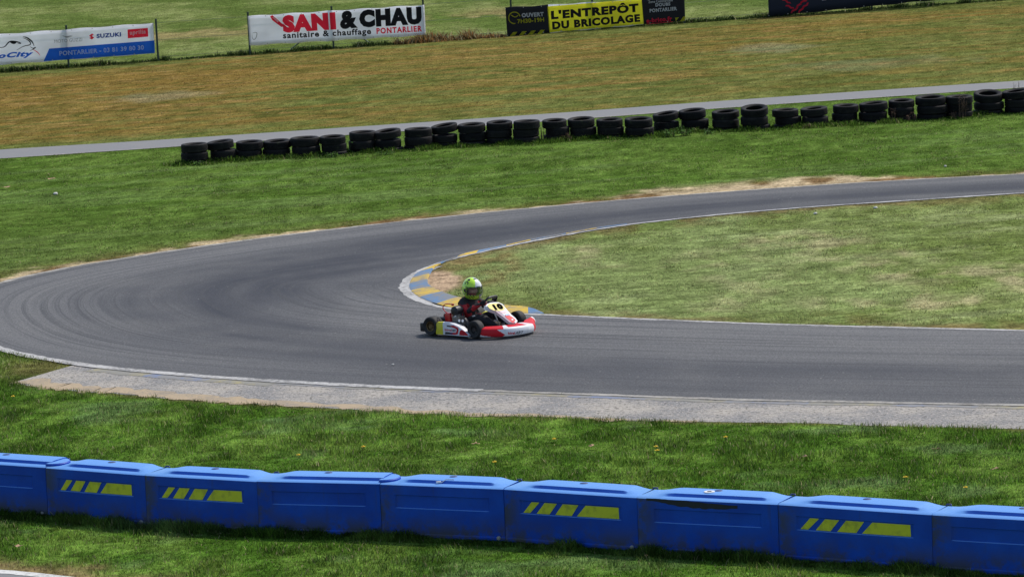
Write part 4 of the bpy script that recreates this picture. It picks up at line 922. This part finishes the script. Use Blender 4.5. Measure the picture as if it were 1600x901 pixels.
# number panel: leaning fairing from steering wheel down to the nose
A0, A1 = Vector((.44, 0, .50)), Vector((.80, 0, .19)); ax = (A1-A0).normalized(); nf = np.array([-ax.z, 0, ax.x]); 
PN = lambda X, Y, l_=0.0: kinv(*zn(X, Y), np.array(A0)+nf*l_, nf)
outl = [(186, 270), (198, 238), (245, 218), (310, 209), (375, 212), (430, 236), (475, 290), (520, 345), (575, 405), (630, 450), (658, 488), (645, 515), (610, 533), (560, 515), (500, 470), (430, 412), (350, 352), (280, 330), (225, 308)]
T_ = [PN(*q) for q in outl]; cen = sum(T_, Vector())/len(T_); nfv = Vector(nf)
if nfv.z < 0: nfv = -nfv
low_ = [cen+(q-cen)*1.04-nfv*.05 for q in T_]; k = len(T_)
inn_ = [cen+(q-cen)*.86+nfv*.012 for q in T_]
mb = MB(); mb.add(T_+low_+inn_, [tuple(2*k+i for i in range(k))]+[(i, (i+1) % k, k+(i+1) % k, k+i) for i in range(k)]+[(2*k+i, 2*k+(i+1) % k, (i+1) % k, i) for i in range(k)]+[tuple(k+i for i in range(k))[::-1]])
pan = mb.build('number_panel', WHB, kart, True, 50)
def ndec(pts, m_, name, l_=.016): return pydata(name, [PN(*q, l_) for q in pts], [tuple(range(len(pts)))], m_, pan)
if PN(0, 0, .01).z < PN(0, 0, 0).z - 1: pass
ndec([(205, 264), (230, 236), (300, 222), (385, 225), (435, 255), (470, 300), (450, 325), (370, 342), (300, 332), (240, 304)], PLY, 'number_plate')
p0, p1, p2 = PN(330, 330, .02), PN(462, 306, .02), PN(272, 246, .02); lettering('10', mat('matt_black_number', (.006, .006, .007), .9, spec=0), pan, p0, p1-p0, p2-p0, bold=.085, lift=0)
ndec([(470, 400), (520, 395), (560, 420), (610, 455), (640, 490), (600, 520), (560, 505), (520, 465), (480, 430)], RED, 'red_tongue')
ndec([(470, 392), (520, 380), (545, 400), (490, 410)], LBL, 'blue_flash', .018); ndec([(380, 345), (470, 335), (500, 365), (430, 375)], mat('pink_print', (.72, .35, .42), .4), 'pink_flash')
ndec([(565, 465), (590, 458), (600, 472), (572, 480)], WHB, 'white_star', .02); ndec([(610, 500), (640, 470), (650, 490), (625, 525)], WHB, 'white_tip', .02)
ndec([(330, 335), (370, 350), (470, 430), (560, 505), (545, 512), (450, 436), (350, 362)], PUR, 'dark_line', .018)
mb = MB(); mb.tube([(.30, 0, .12), (.36, 0, .38), (.44, 0, .44)], .012, 6); mb.build('panel_bracket', BLK, kart)
# steering
mb = MB(); cw = Vector((.30, 0, .485)); tl_ = R(40); 
def sw(a, b): return cw+Vector((math.sin(tl_)*b*1, a, math.cos(tl_)*b)) 
pts = [sw(.135*x, .105*y) for x, y in [(-1, -.2), (-1, .35), (-.8, .85), (-.5, 1), (.5, 1), (.8, .85), (1, .35), (1, -.2), (.85, -.7), (.45, -.95), (-.45, -.95), (-.85, -.7)]]
P_ = catmull(np.array([tuple(q) for q in pts+[pts[0]]]), 60)[:-1]; mb.tube([tuple(q) for q in P_], .0175, 8, closed=True)
for q in ((-.125, 0), (.125, 0), (0, -.095)): mb.tube([cw-Vector((0, 0, .01)), sw(*q)], .012, 6)
mb.box(-.03, .03, -.035, .035, -.012, .012, b=.004, at=cw, rot=Matrix.Identity(3)); mb.build('steering_wheel', BLK, kart, True)
mb = MB(); mb.tube([cw, (.50, 0, .09)], .010, 8); mb.build('steering_column', STL, kart)
# seat
V = []; F = []; ns, nc = 10, 9
for i in range(ns):
    t = i/(ns-1); x, z = (.12-.36*t*1.1, .05+.0*t) if t < .5 else (-.08-.24*(t-.5)*1.1, .05+(t-.5)*.80); hw = .14+.035*math.sin(math.pi*t)-.03*(t > .85)
    for j in range(nc):
        a = -1+2*j/(nc-1); V.append((x+(.08*(a*a) if t > .5 else 0), a*hw*1.15, z+(.10*a**4 if t < .5 else .0)+.01))
for i in range(ns-1):
    for j in range(nc-1): F.append((i*nc+j, i*nc+j+1, i*nc+nc+j+1, i*nc+nc+j))
st_ = pydata('seat', V, F, BLK, kart, True); so2 = st_.modifiers.new('t', 'SOLIDIFY'); so2.thickness = .012
# engine side (driver's right)
mb = MB(); mb.box(-.20, .02, -.46, -.28, .07, .21, b=.02)
for k_ in range(7): mb.box(-.10, .04, -.44, -.30, .215+k_*.012, .221+k_*.012, b=.002)
mb.lathe([(.03, .0), (.035, .03), (.0, .03)], 'z', 14, (-.03, -.37, .30)); mb.build('engine', SIL, kart, True, 35)
mb = MB(); mb.lathe([(0, -.10), (.045, -.098), (.070, -.08), (.075, 0), (.070, .055), (.03, .075), (0, .076)], 'y', 20, (-.045, -.36, .385)); mb.lathe([(.03, -.05), (.03, .05)], 'z', 10, (-.05, -.35, .31)); mb.build('airbox', BLK, kart, True, 40)
mb = MB(); mb.box(-.26, -.15, -.43, -.34, .17, .385, b=.014, rot=Matrix.Rotation(R(-6), 3, 'Y'), at=(.035, 0, -.02)); mb.build('red_tank', REDTR, kart, True, 40)
mb = MB(); P_ = catmull(np.array([(-.20, -.40, .33), (-.27, -.40, .36), (-.315, -.39, .41), (-.30, -.38, .455), (-.24, -.37, .475), (-.17, -.36, .470), (-.14, -.36, .462)]), 24); mb.tube([tuple(q) for q in P_], .008, 7); mb.box(-.155, -.125, -.375, -.345, .45, .485, b=.005); mb.build('red_hose', REDTR, kart, True)
mb = MB(); mb.tube([(-.05, -.30, .16), (-.18, -.33, .20), (-.32, -.36, .22), (-.52, -.34, .21), (-.60, -.30, .19)], [.02, .022, .045, .045, .018], 12); mb.build('exhaust', BLK, kart, True)
mb = MB(); mb.box(-.40, -.24, -.34, -.24, .19, .26, b=.02, rot=Matrix.Rotation(R(8), 3, 'Y')); mb.build('chain_guard', BLK, kart, True, 40)
mb = MB(); mb.tube([(.05, -.42, .10), (.05, -.42, .24), (.10, -.38, .25), (.20, -.36, .12)], .045, 10); mb.box(.02, .16, -.46, -.33, .08, .22, b=.03); mb.build('radiator_housing', BLK, kart, True, 40)
for q in (.065, .135):
    mb = MB(); mb.lathe([(0, -.006), (.020, -.006), (.022, 0)], 'y', 14, (q, -.462, .245)); mb.build('round_cap', WHB, kart, True, 40)
for s_ in (-1, 1):
    mb = MB(); mb.box(.655, .665, s_*.12-.03, s_*.12+.03, .07, .19, b=.003); mb.tube([(.60, s_*.12, .05), (.66, s_*.12, .08)], .008, 6); mb.build('pedal', STL, kart)
mb = MB(); mb.box(.25, .45, -.10, .10, .04, .17, b=.03); mb.build('fuel_tank', mat('fuel_tank_plastic', (.10, .08, .06), .4), kart, True, 40)

# ------------------------------------------------------------------ driver
per = empty('person', (KO_[0], KO_[1], KOZ), KTH); tag(per, 'seated driver in black and red suit and lime green helmet, hands on steering wheel', 'person')
SUITK = mat('black_suit', (.014, .013, .016), .8, var=.3, scale=14, bump=.4); SUITR = mat('red_suit', (.40, .012, .016), .75, var=.2, scale=12, bump=.4); SKIN = mat('skin', (.52, .27, .19), .5, var=.05)
def skinned(name, verts, edges, rad, mats, parent, root=0, sub=2):
    me = bpy.data.meshes.new(name); me.from_pydata(verts, edges, []); o = bpy.data.objects.new(name, me); COL.objects.link(o)
    o.modifiers.new('s', 'SKIN').use_smooth_shade = True
    for i, q in enumerate(me.skin_vertices[0].data): q.radius = rad[i] if isinstance(rad[i], tuple) else (rad[i], rad[i]); q.use_root = (i == root)
    sb = o.modifiers.new('u', 'SUBSURF'); sb.levels = sub; sb.render_levels = sub
    o = evaluated(o, name); o.parent = parent; o.data.materials.clear()
    for m_ in mats: o.data.materials.append(m_)
    o.data.polygons.foreach_set('use_smooth', [True]*len(o.data.polygons)); return o
bv = [(-.17, 0, .15), (-.17, 0, .27), (-.145, 0, .38), (-.12, 0, .47), (-.10, 0, .53), (-.08, 0, .58), (-.035, 0, .635), (-.03, 0, .69)]
br = [(.14, .11), (.15, .12), (.165, .125), (.150, .105), .06, .055, (.085, .085), (.075, .075)]
be = [(i, i+1) for i in range(7)]
for s_ in (-1, 1):
    n0 = len(bv); bv += [(-.115, s_*.155, .475), (-.02, s_*.235, .405), (.055, s_*.255, .35), (.17, s_*.205, .42), (.255, s_*.15, .475)]; br += [.070, .058, .052, .046, .032]; be += [(3, n0)]+[(n0+i, n0+i+1) for i in range(4)]
    n0 = len(bv); bv += [(-.08, s_*.095, .13), (.10, s_*.15, .205), (.27, s_*.175, .265), (.40, s_*.165, .20), (.54, s_*.135, .115), (.585, s_*.125, .085), (.655, s_*.125, .135)]; br += [.100, .094, .082, .068, .050, .044, .030]; be += [(0, n0)]+[(n0+i, n0+i+1) for i in range(6)]
body = skinned('body', bv, be, br, [SUITK, SUITR, SKIN], per)
mi = []
for p_ in body.data.polygons:
    c = p_.center
    k_ = 0
    if c.z > .60 and abs(c.y) < .12: k_ = 2
    elif abs(c.y) > .10 and c.x < .30 and .32 < c.z < .455 and c.x > -.14 and not (c.x > .08 and c.x < .15): k_ = 1
    elif c.x > -.14 and abs(c.y) < .06 and .2 < c.z < .5 and c.x < .1: k_ = 0
    elif -.16 < c.x < -.02 and .20 < c.z < .30 and abs(c.y) < .2: k_ = 1
    elif c.z > .545: k_ = 1
    mi.append(k_)
body.data.polygons.foreach_set('material_index', mi)
mb = MB()   # nose, brows and lips on the face
hc = Vector((-.03, 0, .66))
mb.add([hc+Vector(q) for q in [(.078, 0, .022), (.080, -.014, -.016), (.080, .014, -.016), (.106, 0, -.014), (.085, 0, -.022)]], [(0, 1, 3), (0, 3, 2), (1, 4, 3), (3, 4, 2)]); mb.build('face_nose', SKIN, per, True)
for s_ in (-1, 1):
    mb = MB(); mb.lathe([(0, .008), (.009, .004), (.011, 0)], 'x', 10, (hc.x+.078, s_*.030, hc.z+.018)); mb.build('eye', mat('eye', (.03, .02, .02), .2), per, True)
mb = MB(); mb.tube([hc+Vector((.078, -.022, -.042)), hc+Vector((.088, 0, -.044)), hc+Vector((.078, .022, -.042))], [.003, .006, .003], 6); mb.build('mouth', mat('lips', (.42, .14, .12), .5), per, True)
mb = MB(); 
# gloves with curled fingers round the rim
for s_ in (-1, 1):
    w_ = Vector((.245, s_*.155, .47)); pl = Vector((.275, s_*.150, .495)); V = [tuple(w_), tuple(pl)]; E_ = [(0, 1)]; Rr = [.028, (.034, .024)]
    for f_ in range(4):
        b0 = pl+Vector((.018, s_*(.004), .022-.015*f_)); n0 = len(V); ln = [.9, 1, .95, .78][f_]
        V += [tuple(b0), tuple(b0+Vector((.026*ln, -s_*.002, .003))), tuple(b0+Vector((.036*ln, -s_*.024*ln, .0))), tuple(b0+Vector((.018*ln, -s_*.036*ln, -.003)))]
        E_ += [(1, n0), (n0, n0+1), (n0+1, n0+2), (n0+2, n0+3)]; Rr += [.0105, .0095, .009, .008]
    n0 = len(V); V += [tuple(pl+Vector((-.012, -s_*.020, .022))), tuple(pl+Vector((.004, -s_*.040, .030))), tuple(pl+Vector((.018, -s_*.046, .022)))]; E_ += [(1, n0), (n0, n0+1), (n0+1, n0+2)]; Rr += [.012, .010, .009]
    skinned('glove', V, E_, Rr, [SUITK], per, sub=1)
    mb = MB(); mb.tube([(.535, s_*.135, .115), (.575, s_*.127, .075), (.64, s_*.125, .115), (.665, s_*.125, .155)], [.044, .048, .038, .026], 12); mb.build('boot', BLK, per, True)
# suit badges
for (x, y, z, nrm_) in [(-.085, -.222, .452, 0), (.17, -.238, .29, 0)]:
    mb = MB(); mb.box(-.028, .028, -.003, .003, -.008, .008, b=.002, rot=Matrix.Rotation(R(-12), 3, 'Y'), at=(x, y, z)); mb.build('white_badge', WHB, per)
# helmet
HM = empty('helmet', (-.040, 0, .668)); HM.parent = per; HM.rotation_euler = (0, R(5), R(-14)); HM.scale = (1.07, 1.07, 1.07)
LIME = mat('lime_shell', (.60, .95, .06), .22, var=.04, coat=.8); HW = mat('white_shell', (.70, .72, .72), .22, var=.04, coat=.8); HK = mat('helmet_black', (.012, .012, .014), .3, coat=.5)
def hp(az, el, ex=0.0):
    ca, sa, ce, se = math.cos(az), math.sin(az), math.cos(el), math.sin(el)
    x, y, z = ce*ca*(.168+ex), ce*sa*(.138+ex), se*(.168+ex)
    if z < 0:
        x *= 1+.05*(ca > 0)*ca; z *= 1.0
        if ca > 0: x += .016*ca*min(1, -z/.08)
        if ca < 0: x *= 1+.18*z/.168
    return (x, y, z)
NA, NE = 96, 48; V = []; F = []; MI = []
els = np.linspace(R(-58), R(90), NE); azs = np.linspace(-math.pi, math.pi, NA+1)[:-1]
def opening(a, e): return abs(a) < R(78) and R(-24) < e < R(20)-R(4)*abs(a)
for e in els:
    for a in azs: V.append(hp(a, e))
for i in range(NE-1):
    for j in range(NA):
        a = azs[j]+math.pi/NA; e = (els[i]+els[i+1])/2
        if opening(a, e): continue
        jn = (j+1) % NA; F.append((i*NA+j, i*NA+jn, i*NA+NA+jn, i*NA+NA+j)); k_ = 0
        if e > R(18) and a > -R(12)+ .3*(e-R(60)) and a < R(60): k_ = 1
        if e < R(-17) and R(5) < a < R(50) and e > R(-36): k_ = 1
        if e < R(-52): k_ = 2
        # black graphics
        sxx, szz = (a+R(95))/R(1), e/R(1)
        if abs(math.hypot((math.degrees(a)+82)*.9, math.degrees(e)-36)-10) < 3.2 and math.degrees(e) > 30: k_ = 2
        if -150 < math.degrees(a) < -60 and -45 < math.degrees(e) < -8 and math.sin(math.degrees(a)*.23+math.degrees(e)*.12)*math.cos(math.degrees(e)*.31-math.degrees(a)*.07) > .28: k_ = 2
        if -80 < math.degrees(a) < -30 and -42 < math.degrees(e) < -24 and math.sin(math.degrees(a)*.35+math.degrees(e)*.4) > .2: k_ = 2
        if 52 < math.degrees(e) < 68 and -95 < math.degrees(a) < -65: k_ = 2
        if 62 < math.degrees(e) < 74 and -20 < math.degrees(a) < 40: k_ = 2
        MI.append(k_)
sh = pydata('shell', V, F, [LIME, HW, HK], HM, True, MI); q = sh.modifiers.new('t', 'SOLIDIFY'); q.thickness = .018; q.offset = -1
m, nt, p = nodemat('smoked_visor'); out = [n_ for n_ in nt.nodes if n_.type == 'OUTPUT_MATERIAL'][0]; p.inputs['Base Color'].default_value = (.12, .13, .15, 1); p.inputs['Roughness'].default_value = .08; p.inputs['Coat Weight'].default_value = 1
tb = N(nt, 'ShaderNodeBsdfTransparent'); tb.inputs[0].default_value = (.93, .93, .95, 1); lw = N(nt, 'ShaderNodeLayerWeight'); lw.inputs[0].default_value = .35
mr = N(nt, 'ShaderNodeMapRange'); nt.links.new(lw.outputs['Fresnel'], mr.inputs[0]); mr.inputs[3].default_value = .10; mr.inputs[4].default_value = .9
x = N(nt, 'ShaderNodeMixShader'); nt.links.new(mr.outputs[0], x.inputs[0]); nt.links.new(tb.outputs[0], x.inputs[1]); nt.links.new(p.outputs[0], x.inputs[2]); nt.links.new(x.outputs[0], out.inputs['Surface'])
V = []; F = []; na, ne = 40, 12
for i in range(ne+1):
    for j in range(na+1): V.append(hp(R(-84)+R(168)*j/na, R(-26)+R(47)*i/ne, .006))
for i in range(ne):
    for j in range(na): F.append((i*(na+1)+j, i*(na+1)+j+1, (i+1)*(na+1)+j+1, (i+1)*(na+1)+j))
pydata('visor', V, F, m, HM, True)
for s_ in (-1, 1):
    mb = MB(); c_ = hp(s_*R(86), R(0), .004); mb.lathe([(0, .008*s_), (.018, .006*s_), (.022, -.004*s_)], 'y', 16, c_); mb.build('visor_pivot', HK, HM, True)
mb = MB(); P_ = [hp(a, R(-56), -.004) for a in np.linspace(-math.pi, math.pi, 40)[:-1]]; mb.tube(P_, .012, 6, closed=True); mb.build('edge_trim', HK, HM, True)
mb = MB(); mb.lathe([(.07, .53), (.085, .55), (.09, .575), (.075, .59), (.06, .58)], 'z', 24, (-.085, 0, 0)); mb.build('neck_collar', SUITR, per, True)

# ------------------------------------------------------------------ small things on the grass
FLY = mat('dandelion_yellow', (.80, .55, .01), .6); FLW = mat('daisy_white', (.75, .75, .70), .6); LEAFB = mat('dead_leaf', (.42, .26, .15), .8, var=.3, scale=30); STONE = mat('pale_stone', (.55, .54, .50), .8)
def flower(px, py, label, r=.029):
    g = G(px, py); e = empty('flower', (g[0], g[1], -.02)); tag(e, label, 'flower', 'dandelions in the near grass'); mb = MB(); rs = random.Random(int(px*3))
    for k_ in range(16):
        a = k_*.39+rs.random()*.2; rr = r*rs.uniform(.8, 1.1); mb.add([(0, 0, .070), (math.cos(a-.2)*rr, math.sin(a-.2)*rr, .075), (math.cos(a)*rr*1.15, math.sin(a)*rr*1.15, .072), (math.cos(a+.2)*rr, math.sin(a+.2)*rr, .075)], [(0, 1, 2, 3)])
    mb.lathe([(0, .086), (.010, .083), (.015, .074), (.016, .068)], 'z', 10); mb.build('petals', FLY, e); mb = MB(); mb.tube([(0, 0, 0), (.004, 0, .07)], .003, 5); mb.build('stem', STEM, e)
for a in [(1025, 703, 'yellow dandelion, upper of the pair right of the middle'), (1027, 709, 'yellow dandelion, lower of the pair right of the middle'), (773, 727, 'yellow dandelion just above the barrier in the middle'), (568, 703, 'yellow dandelion left of the middle, above the plain blue blocks'),
 (1134, 688, 'yellow dandelion right of the pair, high in the strip'), (467, 716, 'small yellow dandelion left of the others, near the barrier'), (866, 691, 'small yellow dandelion between the middle and the pair'), (1415, 751, 'flat yellow dandelion near the barrier at right'), (1509, 767, 'faint yellow dandelion close to the barrier at far right'), (21, 624, 'yellow flower under the gravel tip at the left edge')]:
    flower(*a)
def leaf(px, py, label, s_=.06):
    g = G(px, py); rs = random.Random(int(px)); pts = []
    for k_ in range(9):
        a = k_*.698; rr = s_*(1 if k_ % 2 == 0 else .55)*rs.uniform(.8, 1.15); pts.append((math.cos(a)*rr, math.sin(a)*rr*.7, .012+rs.uniform(0, .03)))
    mb = MB(); mb.add([(0, 0, .02)]+pts, [(0, 1+k_, 1+(k_+1) % 9) for k_ in range(9)]); o = mb.build('leaf', LEAFB); o.location = (g[0], g[1], .03); so3 = o.modifiers.new('t', 'SOLIDIFY'); so3.thickness = .002
    tag(o, label, 'leaf', 'dead leaves on the grass')
for a in [(743, 698, 'tan dead leaf in the grass above the barrier, left of the middle'), (926, 702, 'tan dead leaf between the middle and the dandelion pair'), (1463, 707, 'pale dead leaf high in the strip at right'), (1260, 718, 'pale dead leaf right of the lone high dandelion'), (1556, 738, 'tan dead leaf near the right edge above the barrier'), (27, 859, 'dead leaf at the lower left, in front of the barrier', .075), (1202, 873, 'dead leaf against the foot of the scuffed barrier block'), (80, 283, 'pale straw clump lying left of the tyre wall', .12), (8, 296, 'straw clump at the left edge below the path', .14)]: leaf(*a)
def stone(px, py, label, s_=.05):
    g = G(px, py); bm = bmesh.new(); bmesh.ops.create_icosphere(bm, subdivisions=2, radius=s_); rs = random.Random(int(px))
    for v in bm.verts: v.co *= rs.uniform(.8, 1.15); v.co.z *= .6
    me = bpy.data.meshes.new('stone'); bm.to_mesh(me); bm.free(); o = link('stone', me, STONE); o.location = (g[0], g[1], .02); tag(o, label, 'stone', 'pale stones in the grass')
for a in [(87, 304, 'white stone on the grass below the path at left', .05), (1274, 335, 'small white stone on the infield edge, left one', .035), (1368, 326, 'small white stone on the infield edge, right one', .04), (1477, 261, 'pale stone above the far track at right', .03), (614, 571, 'tiny pale stone on the track left of the kart', .02)]: stone(*a)
